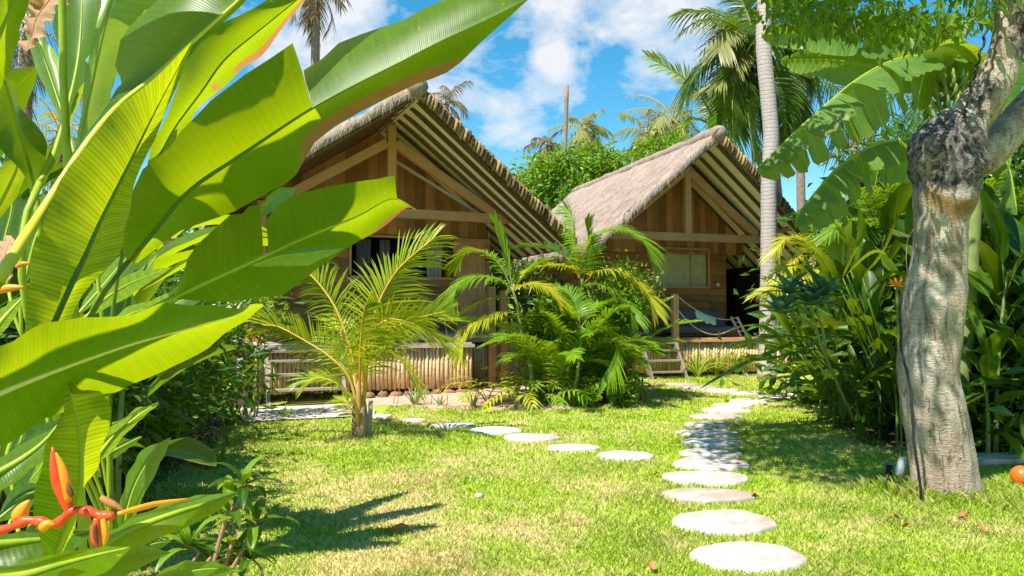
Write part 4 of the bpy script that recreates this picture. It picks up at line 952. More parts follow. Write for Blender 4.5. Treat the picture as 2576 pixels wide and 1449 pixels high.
# lower coconut palm just behind the ridge: one long light frond leaning left
dL = 24; hub = P(1820, 345, dL); bL = Vector((hub.x, hub.y, .1))
t = thing('coconut_palm', 'low coconut palm behind the far hut ridge with one long yellow green frond leaning left', 'palm', bL)
mb = MB(); tube(mb, [bL, bL.lerp(hub, .5), hub], .16, 9, .5); mb.build('trunk', 'greybark', t)
for pts, d1, roll, mat, n, L in (([(1815, 345), (1790, 290), (1762, 241), (1725, 201), (1682, 172), (1630, 143)], 23, 75, 'coco', 60, .95), ([(1815, 345), (1780, 310), (1745, 300), (1715, 318)], 23.5, 20, 'areca', 40, .7),
                            ([(1822, 345), (1815, 290), (1822, 240)], 25, 60, 'oldpalm', 40, .8), ([(1824, 345), (1850, 300), (1880, 290), (1910, 330)], 24, 20, 'darkpalm', 40, .8), ([(1818, 345), (1795, 260), (1800, 210)], 24.6, 70, 'oldpalm', 40, .7)):
    mb = MB(); frond(mb, PP(pts, dL, d1), n, L, .02, roll=R(roll), lift=.25, droop=.3, f0=65, f1=22, r0=.05, bare=.12); mb.build('frond', [mat, 'coco'], t)
def far_palm(u, v, d, label, mat, n, L, ll, dead=0, elo=-50, r=.13, nl=24, w=.02, group=None, lean=0):
    hub = P(u, v, d); b = Vector((hub.x+lean, hub.y, .1)); return palm('coconut_palm', label, b, hub, r*1.3, r, n, L, w*d/24, mat, nl, elo, 78, 85, ll, 'cocopet' if mat == 'oldpalm' else 'arecastem', 'greybark', group=group, dead=dead)
far_palm(1692, 300, 34, 'yellowing far coconut palm with hanging tan fronds, right one behind the bushy tree', 'oldpalm', 15, 2.3, .8, 3, -70, w=.022)
far_palm(1628, 335, 35, 'yellowing far coconut palm with drooping fronds, left one behind the bushy tree', 'oldpalm', 13, 1.9, .7, 3, -70, w=.022)
far_palm(1472, 325, 42, 'small distant coconut palm above the bushy tree, right of the bare trunk', 'oldpalm', 12, 1.7, .7, 3, -60, w=.024)
far_palm(1378, 366, 42, 'small distant coconut palm left of the bare trunk, just above the bushy tree', 'brownpalm', 9, 1.3, .6, 2, -40, w=.02)
far_palm(1122, 262, 36, 'distant withered palm crown rising just behind the roof edge of the nearer hut', 'brownpalm', 10, 1.5, .6, 3, -40, w=.02)
far_palm(2010, 155, 26, 'dark coconut palm crown behind the banana leaves right of the pale trunk', 'darkpalm', 15, 3.0, .9, 2, -70, w=.022)
far_palm(2150, 250, 24, 'dense dark coconut palm behind the long banana leaf', 'darkpalm', 15, 3.0, .9, 2, -70, w=.022)
far_palm(2330, 190, 22, 'dark coconut palm behind the banana leaves and the leaning tree limb', 'darkpalm', 14, 2.8, .9, 1, -70, w=.022)
far_palm(795, -30, 21, 'tall thin palm with hanging withered fronds above the torn foreground leaf', 'brownpalm', 12, 1.3, .45, 6, -85, .115, w=.02)
far_palm(70, 60, 17, 'tall palm at the upper left edge with hanging dry fronds', 'oldpalm', 14, 2.0, .55, 6, -85, .12, w=.02)
far_palm(150, 330, 24, 'low palm with pale tan fronds far behind the leaves at the upper left', 'oldpalm', 12, 2.0, .6, 2, -60, w=.02)
# bare dead palm trunk
hub = P(1425.5, 214, 38); b = Vector((hub.x-.25, hub.y, .1)); mb = MB(); C = resample([b, b.lerp(hub, .5)+Vector((-.03, 0, 0)), hub], 18); tube(mb, C, [.125-.03*i/17+(.02 if i > 15 else 0) for i in range(18)], 10, .4)
tag(mb.build('dead_palm_trunk', 'greybark', None, b), 'bare dead palm trunk without a crown standing tall against the sky', 'trunk')
# bushy trees behind
def tree(name, label, c, rad, n, ls, mat, clumps=30, tr=.12, group=None, asp=.36, droop=.25, spread=.34, shell=.6):
    c = Vector(c); g = Vector((c.x, c.y, gz(c.x, c.y))); t = thing(name, label, 'tree', g, group)
    mb = MB(); cloud(mb, c, rad, n, ls, asp, clumps, spread, shell, .35, droop); mb.build('crown', mat, t, smooth=False)
    mb = MB(); top = Vector((c.x, c.y, c.z-rad[2]*.2)); tube(mb, resample([g, g.lerp(top, .5)+Vector((.1, 0, 0)), top], 8), [tr*(1-.07*i) for i in range(8)], 8)
    for k in range(5):
        e = c+Vector((random.uniform(-.7, .7)*rad[0], random.uniform(-.6, .6)*rad[1], random.uniform(-.1, .6)*rad[2])); tube(mb, resample([g.lerp(top, .6+.08*k), g.lerp(top, .8).lerp(e, .5), e], 6), [tr*.5, tr*.42, tr*.35, tr*.25, tr*.18, tr*.1], 6)
    mb.build('trunk', 'stembrown', t); return t
tree('mango_tree', 'bushy bright green tree filling the gap between the two hut roofs', P(1435, 478, 27), (2.25, 1.8, 1.35), 13000, .25, 'tree', 80, .16, spread=.27)
tree('mango_tree', 'small light green tree top peeping over the far thatched roof', P(1680, 400, 29), (1.1, 1, .9), 1500, .26, 'tree', 18, .1)
tree('mango_tree', 'dark tree low behind the gap between the huts, under the bushy bright tree', P(1430, 610, 25), (2.6, 1.2, 1.3), 3500, .30, 'hedge', 36, .14)
# ================================================================== the big pale tree on the right
def big_tree():
    d0 = 6.15; base = GG(2400, 1247)
    t = thing('shade_tree', 'big pale barked tree with gnarled burl and leaning upper limb on the right', 'tree', base)
    ST = [(2390, 1262, 176), (2388, 1240, 166), (2378, 1200, 164), (2370, 1150, 164), (2362, 1108, 163), (2350, 1036, 158), (2337, 975, 150), (2334, 914, 150), (2344, 830, 146), (2348, 760, 150), (2358, 690, 140), (2363, 620, 134), (2368, 560, 134), (2374, 500, 146), (2381, 455, 170), (2383, 410, 190), (2388, 370, 186), (2410, 335, 158), (2436, 305, 118), (2462, 270, 112), (2492, 225, 104), (2520, 165, 92), (2538, 100, 84), (2550, 20, 82), (2556, -80, 78), (2566, -190, 70)]
    K = [Vector((u, v, w)) for u, v, w in ST]; n = 150; seg = 44
    vs = []; uv = []; rr = []; dr = []; prev = None
    pts = []
    for i in range(n+1):
        q = cr(K, (len(K)-1)*i/n); dd = d0-.25*sm((900-q.y)/900)*0+(.0 if q.y > 400 else -.12*sm((400-q.y)/400)); pts.append((P(q.x, q.y, dd), q.z*dd/FPX/2*(.95-.05*math.exp(-((q.y-400)/80)**2)), q.y))
    for i, (c, r, v) in enumerate(pts):
        T = (pts[min(i+1, n)][0]-pts[max(i-1, 0)][0]).normalized()
        a = Vector((1, 0, 0)) if prev is None else prev; X = (a-T*a.dot(T)).normalized(); prev = X; Y = T.cross(X)
        bz = math.exp(-((v-395)/78)**2)
        for j in range(seg):
            th = 2*math.pi*j/seg; dv = X*math.cos(th)+Y*math.sin(th); p = c+dv*r
            k = 1+.05*noise.noise(p*3.2)+.04*noise.noise(Vector((p.x*9, p.y*9, p.z*4)))+.018*noise.noise(p*27)+.05*min(0, math.cos(th*4+p.z*1.6+2*noise.noise(p*2))-.55)
            k += bz*(.20*noise.noise(p*5.5+Vector((3, 0, 0)))+.10*abs(noise.noise(p*9)))
            for vc, dd_, am, sp in ((395, (-1, -.2, 0), .20, 34), (335, (.1, -1, .3), .20, 28), (420, (.45, -.9, 0), .15, 26), (368, (-.45, -.9, 0), .18, 26), (452, (-.25, -1, 0), .15, 24), (512, (.15, -1, 0), .16, 26), (480, (.95, -.35, 0), .13, 24), (400, (1, -.1, 0), .12, 24)):
                k += .75*am*math.exp(-((v-vc)/sp)**2-(1-dv.dot(Vector(dd_).normalized()))/.16)
            if v > 1000: k += .13*sm((v-1000)/230)*(math.cos(th*5+1)*.35+.0)    # root flutes
            if 430 < v < 580: k += .12*math.exp(-((v-505)/28)**2)*sm(.5+dv.dot(Vector((-.1, -1, 0))))
            vs.append(c+dv*r*k); uv.append((0, .3))
            ft = sm(.55+.8*dv.dot(Vector((.25, -.97, 0))))
            dr.append(max(bz*(.95), .85*math.exp(-((v-60)/95)**2)*sm(.75+dv.x*.6), .55*math.exp(-((v-250)/60)**2)*sm(.6-dv.x)) + (.35*math.exp(-((v-450)/45)**2)))
            rr.append(ft*math.exp(-((v-498-42*sm(ft)*(1-abs(dv.x)))/38)**2)*.8+.5*math.exp(-((v-815)/12)**2)*sm(-dv.x*2))
    mb = MB(); mb.add(vs, [(i*seg+j, i*seg+(j+1) % seg, (i+1)*seg+(j+1) % seg, (i+1)*seg+j) for i in range(n) for j in range(seg)], uv, rr, dr)
    # buttress root running down the left side
    q = [(2296, 780, 6), (2290, 860, 24), (2285, 920, 32), (2288, 1010, 36), (2303, 1110, 40), (2318, 1205, 46), (2325, 1240, 50)]
    C = [P(u, v, d0-.02) for u, v, w in q]; CC = resample(C, 24); rad = [cr([Vector((w, 0, 0)) for u, v, w in q], 6*i/23).x*d0/FPX/2*1.05 for i in range(24)]
    tube(mb, CC, rad, 12, 0.1, 0.0); tr = mb.build('trunk', 'bark', t)
    # second limb on the far side of the burl and the branches that carry the crown
    mb = MB(); tube(mb, resample([P(2440, 420, d0+.15), P(2500, 370, d0+.2), P(2570, 290, d0+.25), P(2660, 170, d0+.3), P(2760, -60, d0+.4)], 14), [.13, .14, .15, .15, .145, .14, .135, .13, .12, .11, .10, .09, .08, .07], 14, 0.1, .1); mb.build('limb', 'bark', t)
    top = pts[-1][0]
    for (x, y, z) in ((2.6, 5.9, 3.9), (1.6, 4.6, 5.2), (2.9, 5.6, 4.9), (1.4, 6.9, 5.4), (.8, 5.6, 5.3), (3.4, 6.8, 4.8)):
        e = Vector((x, y, z)); mb = MB(); m_ = top.lerp(e, .5)+Vector((0, 0, .25)); tube(mb, resample([top-Vector((0, 0, .1)), m_, e], 9), [.055-.005*i for i in range(9)], 7, .2); mb.build('branch', 'bark', t)
    # crown: pointed leaves hanging in sprays, a canopy 3.5 to 6 m above the lawn
    mb = MB(); rnd = random.Random(4)
    def spray(c, nl, spread, ls):
        for k in range(nl):
            p = c+Vector((rnd.gauss(0, spread), rnd.gauss(0, spread), rnd.gauss(0, spread*.55)))
            D = Vector((rnd.gauss(0, .55), rnd.gauss(0, .55), -.75+rnd.gauss(0, .4))).normalized(); Nn = Vector((rnd.gauss(0, .6), rnd.gauss(0, .6), .8)).normalized()
            S = D.cross(Nn)
            if S.length < .05: continue
            S.normalize(); Nn = S.cross(D); l = ls*rnd.uniform(.7, 1.25); w = l*.21
            V = [p, p+D*l*.3+S*w*.85+Nn*w*.25, p+D*l*.58+S*w*.8+Nn*w*.2, p+D*l-Nn*l*.1, p+D*l*.58-S*w*.8+Nn*w*.2, p+D*l*.3-S*w*.85+Nn*w*.25, p+D*l*.45]
            mb.add(V, [(0, 1, 6), (1, 2, 6), (2, 3, 6), (3, 4, 6), (4, 5, 6), (5, 0, 6)], [(0, 0), (.3*l, .8), (.6*l, .8), (l, 0), (.6*l, -.8), (.3*l, -.8), (.5*l, 0)], rnd.random())
    # lower fringe of the canopy as it hangs over the garden
    for k in range(125):
        u = 1935+rnd.random()*640; lim = np.interp(u, [1935, 2000, 2080, 2150, 2250, 2330, 2380, 2440, 2500, 2580], [35, 80, 92, 72, 112, 122, 88, 96, 40, 30]); v = lim-14-abs(rnd.gauss(0, 55)); spray(P(u, v, rnd.uniform(5.4, 6.6)), 10, .10, .105)
    for k in range(60):
        u = 1990+rnd.random()*640; v = -60-rnd.random()*260; spray(P(u, v, rnd.uniform(5.4, 6.8)), 12, .2, .115)
    for k in range(520):                # canopy above the frame
        a = rnd.random()*6.28; q = math.sqrt(rnd.random()); spray(Vector((1.05+1.15*q*math.cos(a), 5.75+2.0*q*math.sin(a), max(rnd.uniform(5.0, 5.6), 2.0+.47*(5.75+2.0*q*math.sin(a))))), 16, .15, .13)
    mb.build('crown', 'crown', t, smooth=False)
    return t
big_tree()
# electric cable on the trunk and a twisted line hanging from the limb
mb = MB(); C = [P(u, v, dd) for u, v, dd in ((2262, 730, 5.95), (2265, 800, 5.88), (2268, 880, 5.87), (2283, 940, 5.8), (2292, 1000, 5.76), (2297, 1070, 5.75), (2302, 1130, 5.74), (2312, 1200, 5.76), (2318, 1236, 5.8))]; C[-1].z = .01
CC = resample(C, 60); tube(mb, [p+Vector((.010*noise.noise(Vector((i*.23, 1, 0))), 0, 0)) for i, p in enumerate(CC)], .011, 6); tag(mb.build('cable', 'black', None, C[-1]), 'black cable bundle running down the pale tree trunk', 'cable', )
mb = MB(); C = resample([P(2505, -10, 5.9), P(2486, 60, 5.88), P(2458, 165, 5.86), P(2430, 262, 5.85), P(2424, 298, 5.95)], 40); tube(mb, [p+Vector((.012*math.cos(i*1.7), .006*math.sin(i*1.7), 0)) for i, p in enumerate(C)], .010, 6); tag(mb.build('cable', 'black', None, C[-1]), 'thin twisted dark cable slanting down from the limb to the burl', 'cable')
mb = MB(); C = resample([P(2300, 575, 5.95), P(2284, 600, 5.95), P(2280, 650, 5.95), P(2284, 700, 5.95)], 16); tube(mb, C, .004, 5); tag(mb.build('wire', 'stembrown', None, C[-1]), 'thin loose wire bowing off the left side of the pale trunk', 'wire')
# garden spot lights, ball, slab
def spot(u, v, d, mat, lean, label, hgt, rr, cap):
    b = GG(u, v); t = thing('garden_spotlight', label, 'light', b, None)
    mb = MB(); tube(mb, [b, b+Vector((0, 0, hgt*.4))], rr*.35, 8); mb.build('spike', 'black', t)
    a = b+Vector((-lean*.3, 0, hgt*.10)); e = a+Vector((lean, 0, hgt)); mb = MB(); tube(mb, [a, a.lerp(e, .05), a.lerp(e, .5), a.lerp(e, .97), e], [rr*.9, rr, rr, rr, rr*.92], 20, .5); mb.build('housing', mat, t)
    mb = MB(); ax = (e-a).normalized(); tube(mb, [e-ax*.0, e+ax*.012], [rr*(cap), rr*cap*.9], 20); mb.build('rim', 'pipe' if mat == 'pipe' else 'fabric', t)
spot(2262, 1217, 6.4, 'pipe', .05, 'white plastic garden spotlight leaning at the foot of the pale tree', .19, .036, .99)
spot(2236, 1200, 6.6, 'black', .01, 'dark mushroom shaped garden light left of the white spotlight', .10, .028, 1.75)
b = GG(2571, 1222); mb = MB(); blob(mb, b+Vector((0, 0, .082)), (.085, .085, .085), 28, 18, .01, 1, .4); tag(mb.build('ball', 'ball', None, b), 'orange ball lying on the grass right of the pale tree', 'ball')
a = GG(2475, 1172); mb = MB(); beam(mb, a+Vector((-.02, .15, .03)), a+Vector((2.2, .35, .03)), .35, .07, (0, 0, 1), .5); tag(mb.build('kerb_slab', 'stone', None, a), 'pale flat kerb slab in the shade right of the pale tree', 'slab')

# ================================================================== banana plant on the right
def banana_leaf(t, pts, wid, f1, f2, roll=0.0, tears=16, name='leaf', dryend=.25, r=None):
    mb = MB(); n = 90; C = resample(pts, n+1); r = random.random() if r is None else r; L = [0]
    for i in range(n): L.append(L[-1]+(C[i+1]-C[i]).length)
    for sd, fo in ((-1, f1), (1, f2)):
        cuts = sorted(set([0, n]+[int(n*random.random()**.9) for k in range(tears)]))
        for a, b in zip(cuts[:-1], cuts[1:]):
            if b-a < 2: continue
            dd = random.uniform(-.26, .26); sh = random.uniform(-.09, .09); gp = random.uniform(.05, .22); vs = []; uv = []; dr = []; m = 5
            for i in range(a, b+1):
                q = i/n; T = (C[min(i+1, n)]-C[max(i-1, 0)]).normalized(); S = T.cross(Vector((0, 0, 1))); S = S.normalized() if S.length > .02 else Vector((1, 0, 0)); N = S.cross(T)
                S, N = S*math.cos(roll)+N*math.sin(roll), N*math.cos(roll)-S*math.sin(roll)
                w = wid*(math.sin(math.pi*min(.995, q*.90+.10)))**.5; k = (i-a)/(b-a)
                for j in range(m+1):
                    x = j/m; an = fo+dd+.35*x*(1 if fo > 0 else -1)*.6; D = (S*sd*math.cos(an)-N*math.sin(an)+T*(.22+sh*(k-.5)*2)).normalized()
                    shr = 1-(.06+gp*.4)*x*((2*k-1)**6)
                    vs.append(C[i]+D*w*(.78 if sd < 0 else 1.18)*x*shr+N*.010*math.sin(i*2.1)*x+T*(gp*.30*(0.5-k)*x*(L[b]-L[a]))); uv.append((L[i], sd*x)); dr.append(dryend*x**3*(.5+.7*q))
            W = m+1; mb.add(vs, [(i*W+j, i*W+j+1, (i+1)*W+j+1, (i+1)*W+j) for i in range(b-a) for j in range(m)], uv, r, dr)
    lf = mb.build(name, 'banana', t); mb = MB(); CC = C[::4]; tube(mb, CC, [.024*(1-.88*i/(len(CC)-1)) for i in range(len(CC))], 7, .6); mb.build('midrib', 'midrib', lf); return lf
dB_ = 8.3; cB = P(2462, 300, dB_); bB_ = Vector((4.62, cB.y, 0))
t = thing('banana_plant', 'banana plant with long torn leaves reaching left behind the big pale tree', 'banana plant', bB_)
mb = MB(); tube(mb, resample([bB_, bB_.lerp(cB, .5)+Vector((.04, 0, 0)), cB], 12), [.13-.006*i for i in range(12)], 12, .5); mb.build('pseudostem', 'arecastem', t)
banana_leaf(t, PP([(2480, 300), (2470, 215), (2435, 160), (2371, 141), (2283, 143), (2221, 163), (2151, 203), (2084, 258), (2018, 315), (1957, 373), (1897, 430)], 8.3, 7.3), .50, R(40), R(66), R(-10), 30, dryend=.42, r=.45)
banana_leaf(t, PP([(2480, 320), (2440, 330), (2380, 338), (2322, 346), (2221, 357), (2151, 390), (2098, 430), (2053, 481), (2014, 530), (1998, 565)], 8.3, 7.6), .40, R(45), R(70), R(-8), 26, dryend=.2, r=.6)
banana_leaf(t, PP([(2485, 290), (2440, 215), (2370, 175), (2280, 168), (2200, 165), (2106, 152), (2030, 150), (1966, 152)], 8.4, 8.9), .25, R(8), R(8), R(-62), 9, r=.75)
banana_leaf(t, PP([(2485, 280), (2450, 190), (2380, 120), (2290, 90), (2180, 86), (2080, 84), (1990, 84), (1916, 88)], 8.4, 8.7), .24, R(8), R(8), R(-60), 7, r=.85)
banana_leaf(t, PP([(2482, 290), (2475, 200), (2450, 140), (2410, 112), (2360, 112), (2318, 130)], 8.2, 7.7), .22, R(20), R(40), R(-25), 6, dryend=.5, r=.7)
banana_leaf(t, PP([(2490, 290), (2510, 180), (2560, 90), (2640, 60), (2740, 90)], 8.4, 8.7), .3, R(40), R(40), 0, 8)
banana_leaf(t, PP([(2485, 310), (2500, 350), (2540, 430), (2560, 540)], 8.2, 7.9), .24, R(30), R(30), R(40), 8, r=.6)
bu = thing('banana_bunch', 'bunch of small green bananas hanging below the torn banana leaf', 'bananas', P(2388, 210, 8.0))
mb = MB(); C = PP([(2460, 235), (2420, 200), (2392, 215), (2384, 300)], 8.0, 7.9); tube(mb, resample(C, 12), .018, 6); mb.build('stalk', 'stemgreen', bu)
for k in range(34):
    q = 1.9+1.0*(k//9)/3.6; c = cr(C, q); az = k*.72; o_ = Vector((math.cos(az), math.sin(az), 0)); pts = [c+o_*.03, c+o_*.09+Vector((0, 0, .01)), c+o_*.13+Vector((0, 0, .06)), c+o_*.14+Vector((0, 0, .12))]
    mb = MB(); tube(mb, resample(pts, 7), [.008, .017, .021, .022, .020, .015, .006], 7, random.random()); mb.build('banana', 'gingerfruit' if 'gingerfruit' in M else 'stemgreen', bu)

# ================================================================== leafy shoots (heliconia and ginger) of the plantings
def shoot_proto(seed, H, nl, Ll, Wl, mat, e0, e1, flower=False, name='heliconia_shoot'):
    rs = random.getstate(); random.seed(seed)
    t = thing(name, 'leafy shoot', 'heliconia', (0, 0, 0), None, 0, True)
    lean = random.uniform(-.12, .12); top = Vector((lean, .05, H))
    C = resample([Vector((0, 0, -.03)), Vector((lean*.3, 0, H*.5)), top], 10)
    mb = MB(); tube(mb, C, [.022-.0012*i for i in range(10)], 7, .5); mb.build('stem', 'stemgreen', t)
    for k in range(nl):
        q = (k+.6)/nl; b = cr(C, 2+7*q); az = (0 if k % 2 else math.pi)+random.uniform(-.75, .75); el = R(e0+(e1-e0)*q+random.uniform(-10, 10)); l = Ll*random.uniform(.8, 1.12)
        pts = arc(b, az, el+R(12), l*1.3, R(random.uniform(30, 70))*(1.15-q*.6), 9); mb = MB()
        tube(mb, pts[:3], [.010, .008, .007], 5, .5)
        paddle(mb, pts[2:], Wl*random.uniform(.85, 1.15), fold=random.uniform(.15, .5), n=10, m=2, wave=.12, roll=random.uniform(-.35, .35), dry=(random.uniform(.3, .6) if random.random() < .3 else 0))
        mb.build('leaf', mat, t)
    random.setstate(rs); return t
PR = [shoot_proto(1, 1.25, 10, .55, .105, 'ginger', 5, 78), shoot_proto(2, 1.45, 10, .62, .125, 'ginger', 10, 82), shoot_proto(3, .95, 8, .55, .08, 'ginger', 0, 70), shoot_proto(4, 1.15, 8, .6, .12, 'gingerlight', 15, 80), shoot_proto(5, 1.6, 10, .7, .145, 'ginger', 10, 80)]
used = set()
def place(k, x, y, rz, s, label, group):
    if k not in used:
        used.add(k); o = PR[k]; o.location = (x, y, gz(x, y)); o.rotation_euler = (0, 0, rz); o.scale = (s,)*3; o['label'] = label; o['group'] = group; return o
    return copy_tree(PR[k], (x, y, gz(x, y)), rz, s, label, group)
rg = random.Random(21)
LA = ('dark glossy leafy shoot in the planting between the path and the pale trunk', 'heliconia shoots between the path and the pale tree')
for (x, y, k, s) in ((4.35, 9.2, 0, 1.0), (4.5, 9.8, 1, 1.05), (4.75, 9.0, 2, 1.0), (4.95, 9.6, 4, 1.0), (5.1, 10.4, 1, 1.15), (4.7, 10.6, 0, 1.1), (5.4, 9.2, 1, 1.05), (5.5, 10.0, 4, 1.1), (4.25, 8.6, 2, .9), (4.6, 8.4, 0, .95), (5.0, 8.5, 1, .95), (5.3, 8.3, 4, .9), (4.1, 9.9, 2, .95), (5.3, 11.2, 4, 1.1), (4.9, 11.4, 1, 1.05), (5.9, 10.8, 4, 1.2), (5.7, 8.7, 0, 1.0), (4.3, 10.4, 2, .9), (4.0, 9.0, 2, .8), (5.8, 11.9, 4, 1.1), (5.1, 9.1, 4, 1.05), (4.8, 10.1, 4, 1.1), (4.55, 8.9, 3, .9), (4.45, 11.2, 2, .9), (5.6, 9.5, 1, 1.2), (5.25, 9.9, 0, 1.25)):
    place(k, x, y, rg.uniform(0, 6.28), s*rg.uniform(.95, 1.08)*(1.0+.30*sm((x-4.2)/1.0)), *LA)
LB = ('dark leafy shoot in the shaded planting right of and behind the pale trunk', 'heliconia shoots right of the pale tree')
for (x, y, k, s) in ((4.9, 7.9, 1, 1.05), (5.4, 8.0, 4, 1.0), (5.9, 8.3, 1, 1.1), (5.6, 7.6, 0, 1.0), (6.2, 7.9, 4, 1.0), (6.4, 8.6, 1, 1.2), (6.0, 9.2, 4, 1.2), (6.6, 9.4, 1, 1.2), (4.7, 7.7, 2, .9), (5.1, 7.5, 0, .85), (6.1, 7.4, 2, 1.0), (6.8, 8.1, 0, 1.2)):
    place(k, x, y, rg.uniform(0, 6.28), s*rg.uniform(1.05, 1.25), *LB)
# longer single leaves arching out over the path end of the planting
def arching(name, label, b, leaves, mat, cat='plant', wid=.07):
    t = thing(name, label, cat, b)
    for pts in leaves:
        mb = MB(); C = [b]+pts; tube(mb, resample([b, (b+pts[0])*.5+Vector((0, 0, .08)), pts[0]], 6), .009, 5, .5)
        paddle(mb, pts, wid*random.uniform(.85, 1.15), fold=.35, n=12, m=2, wave=.1, roll=random.uniform(-.3, .3)); mb.build('leaf', mat, t)
b = Vector((4.25, 8.75, 0))
arching('heliconia_shoot', 'low shoot whose long dark leaves arch out left toward the far stones', b, [PP([(2010, 860), (1930, 895), (1850, 930), (1755, 982)], 9.0, 8.8), PP([(2040, 850), (1960, 850), (1880, 862), (1800, 868)], 9.1, 9.0), PP([(2080, 960), (2040, 965), (1990, 970), (1945, 990)], 8.6, 8.3), PP([(2060, 880), (2000, 890), (1940, 905), (1880, 910)], 9.0, 8.8), PP([(2160, 850), (2110, 845), (2050, 868), (1985, 900)], 8.6, 8.2), PP([(2140, 990), (2180, 960), (2220, 930), (2260, 915)], 8.3, 8.1), PP([(2120, 1060), (2112, 1000), (2118, 950), (2130, 905)], 8.4, 8.4)], 'ginger', 'heliconia', .085)
b = Vector((4.2, 9.6, 0))
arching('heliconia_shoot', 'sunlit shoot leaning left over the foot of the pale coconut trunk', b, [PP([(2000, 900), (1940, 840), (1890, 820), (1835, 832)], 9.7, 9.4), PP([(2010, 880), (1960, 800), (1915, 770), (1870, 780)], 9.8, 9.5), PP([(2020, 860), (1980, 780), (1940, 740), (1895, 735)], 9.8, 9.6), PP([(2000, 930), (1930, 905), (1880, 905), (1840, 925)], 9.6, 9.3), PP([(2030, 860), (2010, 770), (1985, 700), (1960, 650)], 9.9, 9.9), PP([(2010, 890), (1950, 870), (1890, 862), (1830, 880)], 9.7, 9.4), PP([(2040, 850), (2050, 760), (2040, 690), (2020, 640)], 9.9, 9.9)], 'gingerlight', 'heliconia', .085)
b = Vector((4.5, 8.9, 0))
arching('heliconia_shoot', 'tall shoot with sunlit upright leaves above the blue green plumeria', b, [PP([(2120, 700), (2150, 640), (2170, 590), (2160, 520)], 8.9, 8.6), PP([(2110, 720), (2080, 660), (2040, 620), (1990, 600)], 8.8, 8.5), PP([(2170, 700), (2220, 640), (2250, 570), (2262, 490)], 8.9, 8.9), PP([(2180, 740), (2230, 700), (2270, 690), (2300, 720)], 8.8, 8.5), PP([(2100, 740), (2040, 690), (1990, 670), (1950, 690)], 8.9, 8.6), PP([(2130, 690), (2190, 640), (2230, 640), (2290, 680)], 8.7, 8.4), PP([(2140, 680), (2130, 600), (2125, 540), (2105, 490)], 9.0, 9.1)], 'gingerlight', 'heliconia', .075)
areca('areca_palm', 'areca palm with yellow fronds behind the planting, beside the pale coconut trunk', Vector((4.9, 11.9, .02)), [([Vector((4.9, 11.9, 0)), P(2040, 760, 11.9), P(2050, 660, 11.9)], .035)],
      [(PP([(2050, 660), (2020, 610), (1980, 600), (1945, 640)], 11.9, 11.4), 44, .42, .013, 'arecayel', 0, .1, .8), (PP([(2050, 660), (2030, 690), (1980, 705), (1900, 745)], 11.8, 11.2), 44, .40, .013, 'arecayel', 10, .1, .8), (PP([(2052, 655), (2080, 590), (2120, 560), (2170, 570)], 11.9, 11.6), 44, .42, .013, 'areca', 0, .1, .8), (PP([(2052, 655), (2055, 590), (2070, 530), (2100, 490)], 11.9, 12.2), 44, .44, .013, 'areca', 60, .2, .5), (PP([(2050, 662), (2000, 650), (1965, 690), (1945, 735)], 11.7, 11.3), 44, .40, .013, 'arecayel', 0, .1, .8)])
areca('areca_palm', 'sunlit areca palm above the dark planting, left of the burl', P(2210, 560, 10.6).xy.to_3d(), [([P(2210, 560, 10.6).xy.to_3d(), P(2212, 700, 10.6), P(2210, 580, 10.6)], .035)],
      [(PP([(2210, 580), (2180, 510), (2150, 480), (2105, 490)], 10.6, 10.2), 44, .42, .013, 'areca', 10, .1, .7), (PP([(2210, 580), (2225, 510), (2250, 470), (2290, 480)], 10.6, 10.2), 44, .42, .013, 'areca', -10, .1, .7), (PP([(2210, 580), (2200, 500), (2205, 450), (2215, 410)], 10.6, 10.9), 44, .42, .013, 'areca', 70, .2, .5), (PP([(2210, 590), (2170, 560), (2120, 560), (2080, 600)], 10.5, 10.0), 44, .4, .013, 'areca', 0, .1, .8), (PP([(2212, 590), (2250, 550), (2300, 555), (2330, 600)], 10.5, 10.2), 44, .4, .013, 'arecayel', 0, .1, .8)])
areca('areca_palm', 'sunlit areca palm right of the pale trunk at the right edge', P(2540, 600, 9.6).xy.to_3d(), [([P(2540, 600, 9.6).xy.to_3d(), P(2542, 800, 9.6), P(2540, 590, 9.6)], .035)],
      [(PP([(2540, 590), (2510, 500), (2480, 460), (2440, 470)], 9.6, 9.3), 44, .42, .013, 'areca', 10, .1, .7), (PP([(2540, 590), (2560, 510), (2600, 470), (2650, 480)], 9.6, 9.2), 44, .42, .013, 'areca', -10, .1, .7), (PP([(2540, 590), (2530, 500), (2530, 450), (2545, 400)], 9.6, 9.9), 44, .42, .013, 'areca', 70, .2, .5), (PP([(2540, 595), (2500, 570), (2460, 590), (2440, 640)], 9.5, 9.2), 44, .4, .013, 'areca', 0, .1, .8), (PP([(2542, 595), (2570, 570), (2610, 600), (2630, 660)], 9.5, 9.2), 44, .4, .013, 'areca', 0, .1, .8)])
# blue-green plumeria before the planting
b = Vector((3.95, 8.75, 0)); t = thing('plumeria', 'young plumeria with blue green lance leaves at the front of the right planting', 'shrub', b)
tips = []
for pts in ([(2085, 1080), (2078, 900), (2055, 830), (2040, 770)], [(2078, 900), (2070, 830), (2055, 780), (2072, 745)], [(2055, 830), (2010, 800), (1965, 790)], [(2040, 790), (2000, 765), (1985, 740)]):
    C = PP(pts, 8.05, 7.95); 
    if pts[0][1] == 1080: C[0] = b
    mb = MB(); tube(mb, resample(C, 9), [.018-.0012*i for i in range(9)], 7, .6); mb.build('branch', 'arecastem', t); tips.append(C[-1])
for tp in tips:
    for k in range(13):
        az = k*2.4; el = R(15+55*(k/13)); pts = arc(tp, az, el, random.uniform(.30, .42), R(40), 6); mb = MB(); paddle(mb, pts, .050, fold=.25, n=7, m=2, wave=.05); mb.build('leaf', 'plumeria', t)
